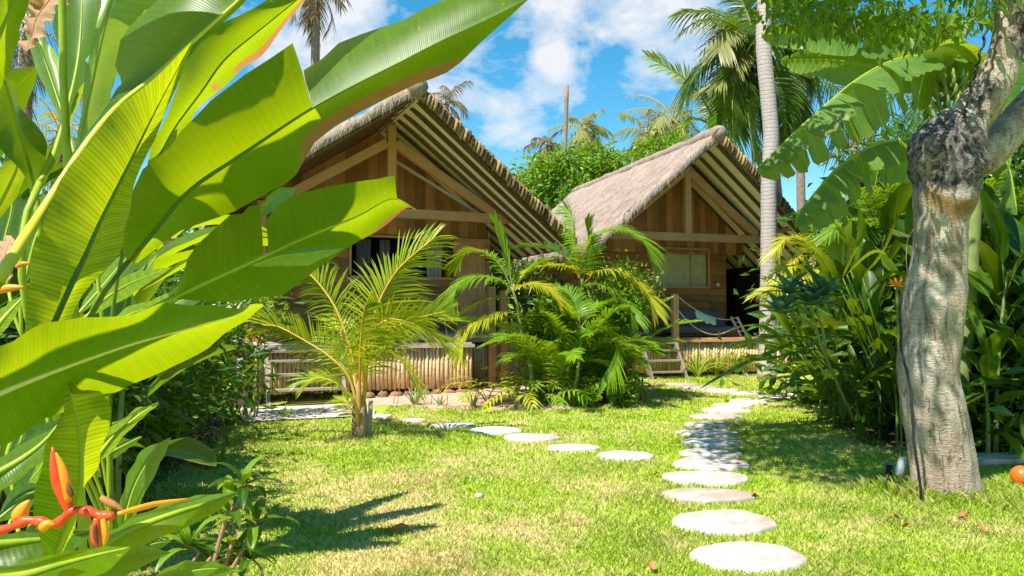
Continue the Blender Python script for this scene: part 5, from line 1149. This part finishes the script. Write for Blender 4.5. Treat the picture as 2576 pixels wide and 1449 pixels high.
# orange heliconia bloom at the trunk's left side
c = P(2256, 718, 7.2); st = Vector((c.x+.02, c.y, 0)); t = thing('heliconia_bloom', 'orange spiky heliconia bloom on a stalk left of the pale trunk', 'flower', st)
mb = MB(); tube(mb, resample([st, c-Vector((0, 0, .4)), c], 8), .008, 6); mb.build('stalk', 'stemgreen', t)
for k in range(14):
    az = k*2.4; pts = arc(c, az, R(-10+70*(k/14)), .10, R(-20), 5); mb = MB(); tube(mb, pts, [.009, .008, .006, .004, .001], 5, random.random()); mb.build('bract', 'orange', t)
for k, (x, y, z, rx, rz_, l) in enumerate(((5.1, 10.0, .8, .9, .8, 'dark shrub among the leafy shoots between path and pale trunk'), (6.3, 9.9, 1.3, 1.0, 1.2, 'dark shrub behind the leafy shoots, just left of the pale trunk'), (5.5, 8.3, .6, .7, .55, 'low dark shrub among the shoots behind the pale trunk'), (6.6, 8.8, 1.2, .9, 1.1, 'dark shrub behind the leafy shoots at the right edge'))):
    shrub('shrub', l, (x, y, z), (rx, .7, rz_), 1900, .26, 'hedge', None, 'shrub', .36, 20, .45, zg=0)
for k, (x, y, z, rx, rz_, l) in enumerate(((7.4, 14.5, 3.0, 1.5, 1.7, 'dark leafy tree behind the lower banana leaf'), (9.8, 14.5, 3.2, 1.7, 1.8, 'dark leafy tree right of and behind the burl of the pale tree'), (12.0, 15.0, 3.4, 1.8, 2.0, 'dark leafy tree beyond the right picture edge'))):
    tree('shade_tree', l, (x, y, z), (rx, 1.2, rz_), 3200, .30, 'hedge', 30, .12)
# dense dark shrubs closing the view behind the plantings
for k, (x, y, z, rx, rz_, l) in enumerate(((6.2, 12.6, 1.1, 1.6, 1.3, 'dark shrub at the back of the right planting, behind the pale coconut trunk'), (8.2, 12.2, 1.3, 1.7, 1.6, 'dark shrub at the back of the right planting, beyond the burl of the pale tree'), (10.4, 13.0, 1.5, 2.0, 1.8, 'dark shrub at the back right edge of the garden'), (7.6, 10.2, 1.0, 1.2, 1.2, 'dark shrub in deep shade right of the pale trunk'), (8.6, 15.6, 2.2, 2.2, 2.4, 'tall dark shrub behind the far hut porch on its right'))):
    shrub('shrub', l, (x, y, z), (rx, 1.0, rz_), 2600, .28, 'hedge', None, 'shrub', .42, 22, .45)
# ================================================================== left hedge and far left background
for k, (c, rad, n, ls, mat, l) in enumerate((
        (P(548, 890, 10.3), (.65, .7, .75), 1700, .20, 'hedge', 'long leaved shrub at the corner of the hut steps, end of left hedge'),
        (P(470, 900, 8.4), (.85, .8, .80), 2100, .20, 'hedge', 'dark long leaved shrub in the middle of the left hedge'),
        (P(350, 930, 6.8), (.8, .7, .75), 2100, .19, 'hedge', 'dark long leaved shrub in the left hedge nearer the camera'),
        (P(230, 960, 5.2), (.7, .6, .8), 1900, .18, 'hedge', 'dark shrub of the left hedge behind the big foreground leaves'),
        (P(60, 900, 5.4), (.9, .6, 1.0), 2000, .2, 'hedge', 'dark shrub at the left edge behind the foreground leaves'))):
    c = Vector(c); shrub('shrub', l, (c.x-.35, c.y, c.z), rad, n, ls, mat, None, 'shrub', .26, 20, .42, 9, smat='stembrown', droop=.2)
shrub('shrub', 'light green vine shrub with thin leaves beside the dark wooden pillar', P(625, 800, 10.8), (.35, .4, .35), 500, .15, 'hedgelight', asp=.28, clumps=8)
for k, (x, y, z, rx, rz_, l) in enumerate(((-6.2, 11.5, 1.3, 1.6, 1.6, 'tall dark shrub far left beyond the hedge'), (-8.2, 14.5, 1.6, 2.2, 1.9, 'tall dark shrub left of the nearer hut, far behind'), (-6.6, 17.0, 1.7, 2.0, 2.0, 'tall shrub behind the nearer hut on its left'), (-4.6, 7.2, 1.0, 1.1, 1.3, 'dark shrub at the left beyond the foreground leaves'), (-10.5, 19, 2.2, 2.6, 2.6, 'broad distant shrub at the far left'), (7.0, 21.5, 1.5, 2.2, 1.9, 'dark shrub seen behind the open right side of the far hut'), (5.6, 26, 1.6, 2.5, 2.0, 'distant dark shrub behind the far hut'), (10.5, 18, 2, 2.2, 2.4, 'tall dark shrub far right beyond the banana leaves'))):
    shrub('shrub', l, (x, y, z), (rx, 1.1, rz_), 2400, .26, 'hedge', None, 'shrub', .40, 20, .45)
LC = ('tall leafy heliconia shoot in the left hedge behind the foreground leaves', 'heliconia shoots of the left hedge')
for (x, y, k, s, rz) in ((-2.3, 4.55, 4, .95, .2), (-3.2, 5.2, 1, 1.1, .1), (-3.5, 5.9, 4, 1.05, .3), (-3.9, 6.8, 1, 1.1, 0), (-4.2, 7.6, 4, 1.0, .4), (-2.7, 3.6, 4, 1.1, .5), (-2.4, 3.5, 0, 1.0, 1.0), (-3.6, 4.6, 4, 1.2, 2.0), (-3.9, 5.8, 4, 1.2, 1.2), (-3.3, 3.9, 1, 1.2, 2.6)):
    place(k, x, y, rz, s, *LC)

b = Vector((-2.15, 4.0, 0)); V3 = lambda *q: [Vector(p) for p in q]
arching('heliconia_shoot', 'tall shoot behind the torn leaf whose broad leaves reach out over the lawn', b, [V3((-2.05, 4.0, 1.5), (-1.78, 4.1, 1.75), (-1.5, 4.2, 1.86), (-1.22, 4.35, 1.82)), V3((-2.05, 4.1, 1.5), (-1.72, 4.5, 1.78), (-1.45, 4.75, 1.84), (-1.2, 5.0, 1.76)), V3((-2.05, 3.95, 1.35), (-1.85, 3.95, 1.6), (-1.6, 3.95, 1.72), (-1.36, 4.0, 1.70)), V3((-2.1, 4.05, 1.5), (-2.0, 4.5, 1.85), (-1.85, 4.9, 2.0), (-1.6, 5.35, 1.95))], 'big', 'heliconia', .125)
# ================================================================== big foreground heliconia leaves (0.9 to 2 m from the camera)
def rootpt(x, y): return Vector((x, y, gz(x, y)))
def FL(plant, mid, d0, d1, edges, mat='big', drr=None, r=None, bulge=.07, mr=.0065, petiole=True, mrmat='midrib', n=26, wav=.02):
    """mid: traced midrib; edges: (side, q0, q1, traced edge, depth offset) with q as index of mid; the edge swings out of the midrib's plane by the offset"""
    n_ = len(mid)-1; MP = [P(u, v, d0+(d1-d0)*i/n_) for i, (u, v) in enumerate(mid)]; mb = MB(); r = random.uniform(.2, .8) if r is None else r
    for e_ in edges:
        sd, q0, q1, ed, off = e_[:5]; dry = e_[5] if len(e_) > 5 else None
        k = len(ed)-1; EP = []
        for i, (u, v) in enumerate(ed):
            q = q0+(q1-q0)*i/k; f = q/n_; EP.append(P(u, v, d0+(d1-d0)*f+off*math.sin(math.pi*min(.97, .12+f*.82))))
        half(mb, MP, EP, q0, q1, sd, max(8, int(n*(q1-q0)/n_)), 7, bulge*sd, wav, r, dry, q0*.06)
    lf = mb.build('leaf', mat, plant)
    C = resample(MP, 24); m2 = MB()
    if petiole:
        T = (C[0]-C[1]).normalized(); rt = ORG[plant.name]+Vector((random.uniform(-.04, .04), random.uniform(-.04, .04), 0)); hh = C[0].z-rt.z; p1 = rt+Vector((0, 0, hh*.65)); p2 = C[0]+T*min(.38, hh*.4); p2.z = max(p2.z, rt.z+hh*.45)
        pre = [rt*(1-q)**3+p1*3*q*(1-q)**2+p2*3*q*q*(1-q)+C[0]*q**3 for q in [j/15 for j in range(16)]]; tube(m2, pre, [mr*1.35-.02*mr*i for i in range(16)], 8, .5)
    tube(m2, C, [mr*(1.15-i/23*.95) for i in range(24)], 8, .5); m2.build('midrib', mrmat, lf)
    return lf
dry_edge = lambda a, k, amt: (lambda q, t: amt*max(0, min(1, (t-k)/(1-k)))*max(0, min(1, (q-a)/.25)))
HA = thing('heliconia_plant', 'foreground heliconia with the longest leaf, torn once, slanting up to the top edge', 'heliconia', rootpt(-.80, 1.55))
FL(HA, [(325, 655), (395, 575), (450, 505), (505, 455), (590, 400), (695, 330), (785, 272), (890, 215), (1000, 160), (1110, 103), (1220, 52), (1330, -4)], 1.50, 1.72,
   [(-1, 0, 6, [(312, 645), (302, 560), (355, 440), (425, 368), (505, 275), (600, 200), (736, 108)], -.09),
    (-1, 6.05, 11, [(765, 178), (866, 112), (985, 58), (1100, 8), (1215, -40), (1330, -6)], .13),
    (1, 0, 11, [(345, 662), (432, 590), (500, 565), (590, 530), (665, 497), (737, 446), (797, 352), (935, 263), (1045, 213), (1132, 176), (1222, 98), (1330, -2)], .09, lambda q, t: 1.1*max(0, min(1, (t-.50)/.3))*max(0, min(1, (q-.46)/.10))*max(0, min(1, (.90-q)/.14))+.3*max(0, (t-.9)/.1))],
   'big', None, .5, mr=.0048, mrmat='darkrib')
FL(HA, [(440, 745), (540, 700), (639, 655), (760, 600), (896, 545), (985, 500), (1045, 526)], 1.46, 1.60,
   [(-1, 0, 2.2, [(440, 738), (480, 640), (545, 565), (600, 535), (652, 515)], -.07),
    (-1, 2.3, 5.2, [(668, 558), (735, 495), (830, 470), (920, 453), (992, 442)], -.07),
    (1, 0, 6, [(442, 752), (560, 757), (650, 748), (712, 735), (800, 682), (862, 632), (959, 572), (1021, 525), (1046, 528)], .08, lambda q, t: 1.0*max(0, min(1, (t-.78)/.2))*max(0, min(1, (q-.66)/.12)))],
   'big', None, .3, mr=.0045)
FL(HA, [(653, 548), (690, 500), (746, 472)], 1.47, 1.50, [(-1, 0, 2, [(652, 546), (662, 508), (694, 476), (746, 471)], .03), (1, 0, 2, [(655, 549), (705, 520), (735, 494), (746, 473)], .0)], 'pale', petiole=False, mr=.002)
FL(HA, [(636, 668), (700, 645), (790, 634), (862, 625)], 1.44, 1.50, [(-1, 0, 3, [(637, 667), (720, 634), (800, 620), (862, 624)], .02), (1, 0, 3, [(638, 670), (700, 670), (780, 664), (862, 627)], .02)], 'pale', petiole=False, mr=.002)
HB = thing('heliconia_plant', 'foreground heliconia with a broad ribbed glowing leaf standing nearly upright at the left', 'heliconia', rootpt(-.78, 1.25))
FL(HB, [(118, 850), (175, 724), (215, 640), (250, 560), (310, 440), (350, 360), (400, 260), (482, 106)], 1.10, 1.28,
   [(-1, 0, 7, [(62, 850), (70, 724), (80, 640), (112, 550), (180, 420), (250, 330), (302, 265), (400, 180), (480, 106)], -.07),
    (1, 0, 7, [(150, 850), (205, 735), (288, 650), (312, 580), (330, 515), (350, 440), (396, 332), (442, 228), (484, 108)], .07)], 'rib', None, .55, mr=.0045, petiole=False, mrmat='darkrib')
FL(HB, [(-10, 712), (60, 602), (110, 527), (215, 367), (300, 265), (390, 193), (485, 105), (590, 10), (650, -50)], 1.00, 1.46,
   [(-1, 2.5, 8, [(165, 440), (210, 345), (290, 245), (302, 205), (296, 160), (318, 80), (400, 0), (520, -90), (650, -52)], .08),
    (1, 2.5, 8, [(168, 446), (225, 368), (322, 268), (412, 212), (490, 120), (540, 75), (600, 20), (652, -46)], .05)], 'big', None, .4, mr=.0075, mrmat='yellowrib')
FL(HB, [(200, 362), (212, 290), (232, 200), (255, 100), (285, -12), (300, -60)], 1.38, 1.5,
   [(-1, 0, 5, [(195, 358), (200, 290), (215, 205), (225, 130), (250, 40), (262, -60)], -.05), (1, 0, 5, [(206, 364), (258, 312), (292, 200), (330, 100), (400, 20), (470, -60)], .10)], 'pale', None, .6, mr=.005, petiole=False)
HC = thing('heliconia_plant', 'heliconia behind the ribbed leaf, its leaf with pink brown torn edge against the sky', 'heliconia', rootpt(-.95, 1.95))
FL(HC, [(365, 470), (400, 392), (440, 318), (505, 232), (565, 150), (645, 82), (760, -12), (800, -60)], 1.78, 1.95,
   [(-1, 0, 7, [(362, 465), (372, 400), (402, 325), (448, 215), (486, 100), (560, 58), (682, -6), (780, -62)], -.08),
    (1, 0, 7, [(368, 472), (405, 422), (462, 318), (535, 246), (612, 175), (668, 128), (742, 30), (802, -40)], .10, lambda q, t: 1.1*max(0, min(1, (t-.6)/.3))*max(0, min(1, (q-.5)/.1))*(1 if q < .93 else .2)+(.5*max(0, 1-((q-.47)/.05)**2) if t > .3 else 0))], 'big', None, .35, mr=.004, mrmat='darkrib')
FL(HC, [(100, 460), (132, 400), (163, 300), (190, 190), (202, 100), (208, -20)], 1.55, 1.75, [(-1, 0, 5, [(95, 450), (120, 388), (174, 250), (166, 135), (138, 70), (150, -30)], .07), (1, 0, 5, [(112, 462), (172, 340), (215, 172), (224, 150), (246, 90), (252, -30)], -.02)], 'big', None, .15)
FL(HC, [(165, 310), (125, 190), (82, 72)], 1.9, 2.0, [(-1, 0, 2, [(152, 300), (98, 188), (68, 100), (82, 72)], -.03), (1, 0, 2, [(178, 240), (150, 150), (98, 72), (84, 71)], .05)], 'pale', None, .7, mr=.004)
HD = thing('heliconia_plant', 'heliconia cut by the left picture edge with one dark shaded leaf', 'heliconia', rootpt(-1.15, 1.55))
FL(HD, [(-60, 260), (-30, 150), (5, 70), (45, -30)], 1.1, 1.2, [(-1, 0, 3, [(-80, 250), (-80, 150), (-60, 60), (40, -40)], -.05), (1, 0, 3, [(-50, 262), (0, 225), (42, 110), (78, -20)], .06)], 'big', None, .7)
FL(HD, [(85, 478), (62, 390), (38, 300), (15, 215), (0, 185)], 1.6, 1.5, [(-1, 0, 4, [(82, 480), (50, 425), (-10, 360), (-30, 270), (-2, 188)], -.05), (1, 0, 4, [(90, 480), (122, 375), (62, 282), (36, 212), (4, 186)], .08)], 'ginger', None, .5)
FL(HD, [(-30, 560), (20, 470), (45, 400), (20, 330)], 1.9, 1.9, [(-1, 0, 3, [(-40, 550), (-20, 470), (10, 400), (18, 335)], -.05), (1, 0, 3, [(-20, 570), (40, 490), (70, 420), (24, 332)], .05)], 'gingerlight', None, .5)
HE = thing('heliconia_plant', 'low foreground heliconia with broad leaf stretched flat to the right below the others', 'heliconia', rootpt(-.72, .95))
FL(HE, [(-60, 1012), (60, 962), (175, 918), (325, 866), (450, 832), (560, 802), (662, 769)], .98, 1.16,
   [(-1, 0, 6, [(-60, 872), (60, 836), (190, 803), (360, 768), (470, 757), (590, 768), (662, 766)], -.10),
    (1, 0, 6, [(-60, 1135), (60, 1082), (165, 1036), (260, 998), (370, 958), (480, 902), (555, 855), (625, 802), (663, 771)], .11)], 'big', None, .62, mr=.0045, mrmat='palerib')
FL(HE, [(120, 1440), (160, 1350), (193, 1272), (203, 1180), (196, 1085), (180, 1000), (170, 940)], 1.15, 1.10, [(-1, 0, 6, [(118, 1435), (92, 1320), (84, 1270), (98, 1180), (128, 1100), (158, 1030), (168, 945)], -.06), (1, 0, 6, [(124, 1442), (180, 1340), (210, 1240), (246, 1165), (276, 1080), (266, 1000), (190, 942)], .07)], 'rib', None, .5, petiole=False)
FL(HE, [(-40, 1462), (60, 1448), (150, 1422), (240, 1398), (326, 1378)], .95, 1.05, [(-1, 0, 4, [(-40, 1440), (60, 1410), (150, 1386), (240, 1374), (326, 1376)], .06), (1, 0, 4, [(-40, 1500), (60, 1500), (160, 1480), (260, 1440), (327, 1380)], -.04)], 'big', None, .2)
FL(HE, [(-40, 1372), (60, 1362), (150, 1352), (235, 1334)], 1.22, 1.3, [(-1, 0, 3, [(-40, 1340), (60, 1336), (150, 1332), (235, 1332)], .07), (1, 0, 3, [(-40, 1440), (60, 1432), (160, 1398), (236, 1337)], -.04)], 'ginger', None, .4)
FL(HE, [(255, 1375), (330, 1332), (450, 1288), (530, 1264), (597, 1240)], 1.2, 1.35, [(-1, 0, 4, [(255, 1350), (330, 1306), (420, 1270), (500, 1252), (597, 1238)], .07), (1, 0, 4, [(258, 1405), (350, 1375), (450, 1336), (530, 1296), (598, 1242)], -.03)], 'big', None, .3)
HF = thing('heliconia_plant', 'low heliconia at the left edge behind the flat leaf, with small red edged leaves', 'heliconia', rootpt(-1.0, 1.5))
FL(HF, [(-40, 1210), (60, 1152), (120, 1102), (157, 1050)], 1.3, 1.4, [(-1, 0, 3, [(-40, 1170), (40, 1120), (100, 1080), (156, 1048)], .06), (1, 0, 3, [(-40, 1260), (70, 1190), (135, 1125), (158, 1053)], -.03)], 'big', None, .35)
FL(HF, [(226, 1180), (262, 1128), (300, 1086), (350, 1045), (399, 1013)], 1.7, 1.85, [(-1, 0, 4, [(222, 1176), (245, 1108), (282, 1066), (340, 1032), (398, 1011)], .05), (1, 0, 4, [(230, 1186), (290, 1124), (330, 1078), (370, 1042), (400, 1016)], -.03, dry_edge(.2, .85, .9))], 'rib', None, .6)
FL(HF, [(258, 1150), (300, 1128), (356, 1098)], 1.9, 2.0, [(-1, 0, 2, [(258, 1142), (300, 1116), (356, 1096)], .03), (1, 0, 2, [(260, 1158), (310, 1140), (357, 1100)], -.03)], 'ginger', None, .5)
FL(HF, [(-30, 850), (20, 790), (68, 738)], 1.5, 1.55, [(-1, 0, 2, [(-40, 830), (5, 775), (66, 736)], .03), (1, 0, 2, [(-20, 870), (35, 800), (70, 740)], -.02)], 'rib', None, .4)
for k, (m_, w_) in enumerate((([(215, 800), (270, 748), (340, 708), (434, 672)], 20), ([(225, 790), (300, 735), (360, 690), (395, 640)], 14), ([(250, 830), (330, 790), (420, 760), (470, 700)], 16), ([(180, 810), (250, 730), (310, 660), (345, 640)], 16), ([(30, 1300), (60, 1230), (100, 1180), (118, 1140)], 14))):
    FL(HF, m_, 1.75+.1*k, 1.95+.1*k, [(-1, 0, 3, [(m_[0][0], m_[0][1]-3)]+[(u-w_*.6, v-w_) for u, v in m_[1:3]]+[m_[3]], .04), (1, 0, 3, [(m_[0][0], m_[0][1]+3)]+[(u+w_*.6, v+w_) for u, v in m_[1:3]]+[m_[3]], -.03)], 'gingerlight' if k % 2 else 'rib', None, .4, mr=.004)
HG = thing('heliconia_plant', 'heliconia filling the gap under the long torn leaf with dark shaded leaves', 'heliconia', rootpt(-1.3, 2.7))
for m_, w_, d in (([(180, 1000), (230, 900), (300, 800), (330, 720)], 46, 2.4), ([(60, 720), (90, 600), (130, 520), (180, 470)], 44, 2.3), ([(20, 720), (10, 620), (30, 520), (20, 430)], 40, 2.5), ([(330, 900), (390, 820), (450, 760), (540, 740)], 30, 2.6), ([(260, 960), (330, 880), (420, 850), (510, 870)], 26, 2.5), ([(140, 1180), (120, 1060), (90, 960), (60, 900)], 50, 2.1), ([(300, 1400), (330, 1250), (380, 1150), (430, 1100)], 26, 2.6), ([(40, 1300), (30, 1180), (60, 1080), (50, 1000)], 50, 2.0)):
    FL(HG, m_, d, d+.1, [(-1, 0, 3, [m_[0]]+[(u-w_, v-w_*.35) for u, v in m_[1:3]]+[m_[3]], .06), (1, 0, 3, [m_[0]]+[(u+w_, v+w_*.35) for u, v in m_[1:3]]+[m_[3]], -.04)], random.choice(['ginger', 'ginger', 'big']), None, .4, mr=.005)
for pl, b, az, el, ln, w in ((HA, (-.80, 1.35, 2.15), 35, 62, .85, .075), (HE, (-1.15, .70, 1.76), 8, 32, .95, .062), (HA, (-1.30, 1.02, 1.95), 14, 32, .95, .11)):  # unseen extra leaves above the frame, added to cast shade on the leaves below
    pts = arc(b, R(az), R(el), ln, R(45), 9); mb = MB(); paddle(mb, pts, w, fold=.3, n=14, m=3, wave=.1); lf = mb.build('leaf', 'big', pl)
    mb = MB(); rt = ORG[pl.name]; tube(mb, resample([rt, rt.lerp(Vector(b), .6), Vector(b)]+pts[2::3], 14), [.009-.0005*i for i in range(14)], 7, .5); mb.build('midrib', 'midrib', lf)
# hanging red and orange heliconia flower of the low plant
fl = MB(); Z = [(-30, 1345), (30, 1325), (70, 1309), (105, 1313), (140, 1318), (165, 1298), (186, 1284), (225, 1287), (258, 1298), (286, 1297)]
def fpt(u, v, d=1.06): return P(u, v, d-.13)
C = resample([fpt(*q) for q in Z], 40); tube(fl, C, [.0055+.0012*math.sin(i*1.1) for i in range(40)], 9, .4); flower = fl.build('flower', 'red', HE)
def bract(mid, w, mat, name='bract', d=1.06, d1=None):
    mb = MB(); pts = [fpt(u, v, d+((d1 or d)-d)*i/(len(mid)-1)) for i, (u, v) in enumerate(mid)]; C = resample(pts, 14); tube(mb, C, [max(.0008, (.62 if mat in ('dryleaf', 'brown') else .85)*w*d/FPX*(math.sin(math.pi*(.16+.82*i/13)))**.8) for i in range(14)], 10, .5); return mb.build(name, mat, flower)
bract([(176, 1292), (165, 1255), (148, 1215), (138, 1170), (132, 1124)], 17, 'red'); bract([(172, 1262), (168, 1220), (158, 1180), (140, 1138)], 13, 'orange', d=1.05); bract([(182, 1250), (174, 1232), (168, 1215)], 10, 'brown', d=1.04)
bract([(60, 1312), (50, 1300), (58, 1280), (74, 1258)], 20, 'orange', d=1.08); bract([(105, 1334), (110, 1325), (122, 1318), (138, 1320)], 13, 'orange', d=1.05)
bract([(244, 1302), (242, 1330), (243, 1360), (250, 1378)], 15, 'red'); bract([(258, 1306), (264, 1330), (266, 1352), (260, 1376)], 9, 'orange', d=1.05); bract([(240, 1318), (240, 1345), (247, 1376)], 9, 'brown', d=1.045)
bract([(254, 1250), (270, 1262), (290, 1272), (312, 1286)], 14, 'dryleaf', d=1.07); bract([(296, 1293), (350, 1278), (400, 1266), (476, 1254)], 8, 'orange', d=1.06, d1=1.12)
bract([(-20, 735), (20, 725), (62, 722)], 11, 'orange', d=1.25); bract([(40, 672), (56, 664), (76, 662)], 7, 'orange', d=1.3)
FL(HC, [(150, -30), (118, 10), (92, 48), (80, 92), (64, 128)], 1.46, 1.5, [(-1, 0, 4, [(125, -40), (80, 0), (66, 40), (58, 85), (60, 126)], .05), (1, 0, 4, [(160, -20), (140, 30), (124, 62), (108, 100), (68, 131)], -.03)], 'papery', None, .4, petiole=False, mr=.003, mrmat='papery', wav=.12)
FL(HC, [(372, 620), (395, 606), (420, 598), (436, 604)], 1.7, 1.72, [(-1, 0, 3, [(374, 610), (395, 597), (418, 588), (436, 602)], .02), (1, 0, 3, [(376, 634), (398, 622), (424, 612), (437, 606)], -.02)], 'papery', None, .6, petiole=False, mr=.002, mrmat='papery', wav=.1)
FL(HB, [(-14, 720), (4, 680), (16, 630), (30, 596)], 1.2, 1.25, [(-1, 0, 3, [(-30, 710), (-20, 660), (0, 610), (28, 592)], .03), (1, 0, 3, [(-6, 724), (22, 690), (34, 640), (34, 600)], -.02)], 'papery', None, .8, petiole=False, mr=.002, mrmat='papery', wav=.1)
for m_, d, w_ in (([(20, 1449), (60, 1395), (120, 1345), (200, 1300)], 1.6, 30), ([(150, 1500), (240, 1440), (330, 1400), (430, 1390)], 1.5, 34), ([(-20, 1320), (40, 1270), (80, 1240), (130, 1230)], 1.5, 26), ([(200, 1420), (290, 1400), (380, 1370), (430, 1362)], 1.9, 20), ([(350, 1480), (430, 1450), (520, 1432), (610, 1436)], 2.0, 22)):
    FL(HF, m_, d, d+.1, [(-1, 0, 3, [m_[0]]+[(u-w_*.4, v-w_) for u, v in m_[1:3]]+[m_[3]], .05), (1, 0, 3, [m_[0]]+[(u+w_*.4, v+w_) for u, v in m_[1:3]]+[m_[3]], -.03)], random.choice(['big', 'ginger', 'big']), None, .4, mr=.004)
# lance-leaved plant at the bottom, left of the lawn
b = GG(520, 1560); b = rootpt(-1.35, 3.35); t = thing('lance_leaved_plant', 'small plant with long lance leaves on pink brown stems at the bottom of the hedge', 'plant', b)
for (pts, cnt) in (([(560, 1330), (600, 1260), (612, 1215)], 9), ([(580, 1380), (590, 1340), (575, 1285)], 7), ([(600, 1400), (640, 1350), (642, 1310)], 7), ([(520, 1420), (560, 1400), (590, 1395)], 8), ([(480, 1440), (500, 1390), (470, 1370)], 8), ([(640, 1500), (660, 1440), (630, 1400)], 8), ([(560, 1480), (540, 1450), (530, 1420)], 8)):
    C = [b]+PP(pts, 3.4, 3.45); mb = MB(); tube(mb, resample(C, 12), [.011-.0006*i for i in range(12)], 7, .5); mb.build('stem', 'papery', t)
    for k in range(cnt):
        az = k*2.4+pts[0][0]; el = R(70-75*k/cnt); q = arc(C[-1]-Vector((0, 0, .03*k/cnt)), az, el, random.uniform(.15, .24), R(60), 6); mb = MB(); paddle(mb, q, .026, fold=.3, n=7, m=2, wave=.08); mb.build('leaf', 'hedgelight' if k % 3 == 0 else 'hedge', t)
LDD = ((-.9, 4.2), (-1.5, 4.0), (-1.75, 4.7), (-1.9, 5.4))
# dead leaves on the lawn and a small white stone
for k, (u, v, sz, l) in enumerate(((1000, 1345, .09, 'curled orange dead leaf in the shadow tip on the left lawn'), (1640, 1440, .05, 'small tan dead leaf at the bottom of the lawn'), (2253, 1312, .05, 'tan dead leaf on the lawn before the pale trunk'), (2282, 1335, .05, 'orange brown dead leaf on the lawn, middle one before the pale trunk'), (2425, 1308, .06, 'dead leaf on the lawn right below the pale trunk base'), (2470, 1345, .05, 'small dead leaf on the lawn in the lower right'), (1898, 1257, .05, 'brown dead leaf beside the third stepping stone'), (1652, 1202, .05, 'brown dead leaf in the open lawn left of the straight path'))):
    c = GG(u, v)+Vector((0, 0, .035)); az = k*1.7; pts = [c+Vector((math.cos(az)*sz*q, math.sin(az)*sz*q, .02*math.sin(q*3))) for q in (-1, -.4, .3, 1)]
    mb = MB(); paddle(mb, pts, sz*.45, fold=.5, n=6, m=2, wave=.5); tag(mb.build('dead_leaf', 'dryleaf', None, c), l, 'leaf', 'dead leaves on the lawn')
c = GG(1205, 1252); mb = MB(); blob(mb, c+Vector((0, 0, .012)), (.035, .028, .025), 12, 8, .2, 2, .6); tag(mb.build('pebble', 'stone', None, c), 'small white stone lying alone on the open lawn', 'stone')
# loose grass tufts around the big trunk
for k, (u, v) in enumerate(((2300, 1212), (2325, 1238), (2480, 1250), (2500, 1235), (2455, 1262), (2350, 1256), (2400, 1266), (2285, 1222))):
    b = GG(u, v); t = strap_plant('grass_tuft', 'tuft of long grass at the foot of the pale tree', b, 18, .15, .004, 35, 85, 'strap', 90, 'grass tuft', 'grass tufts round the pale tree')
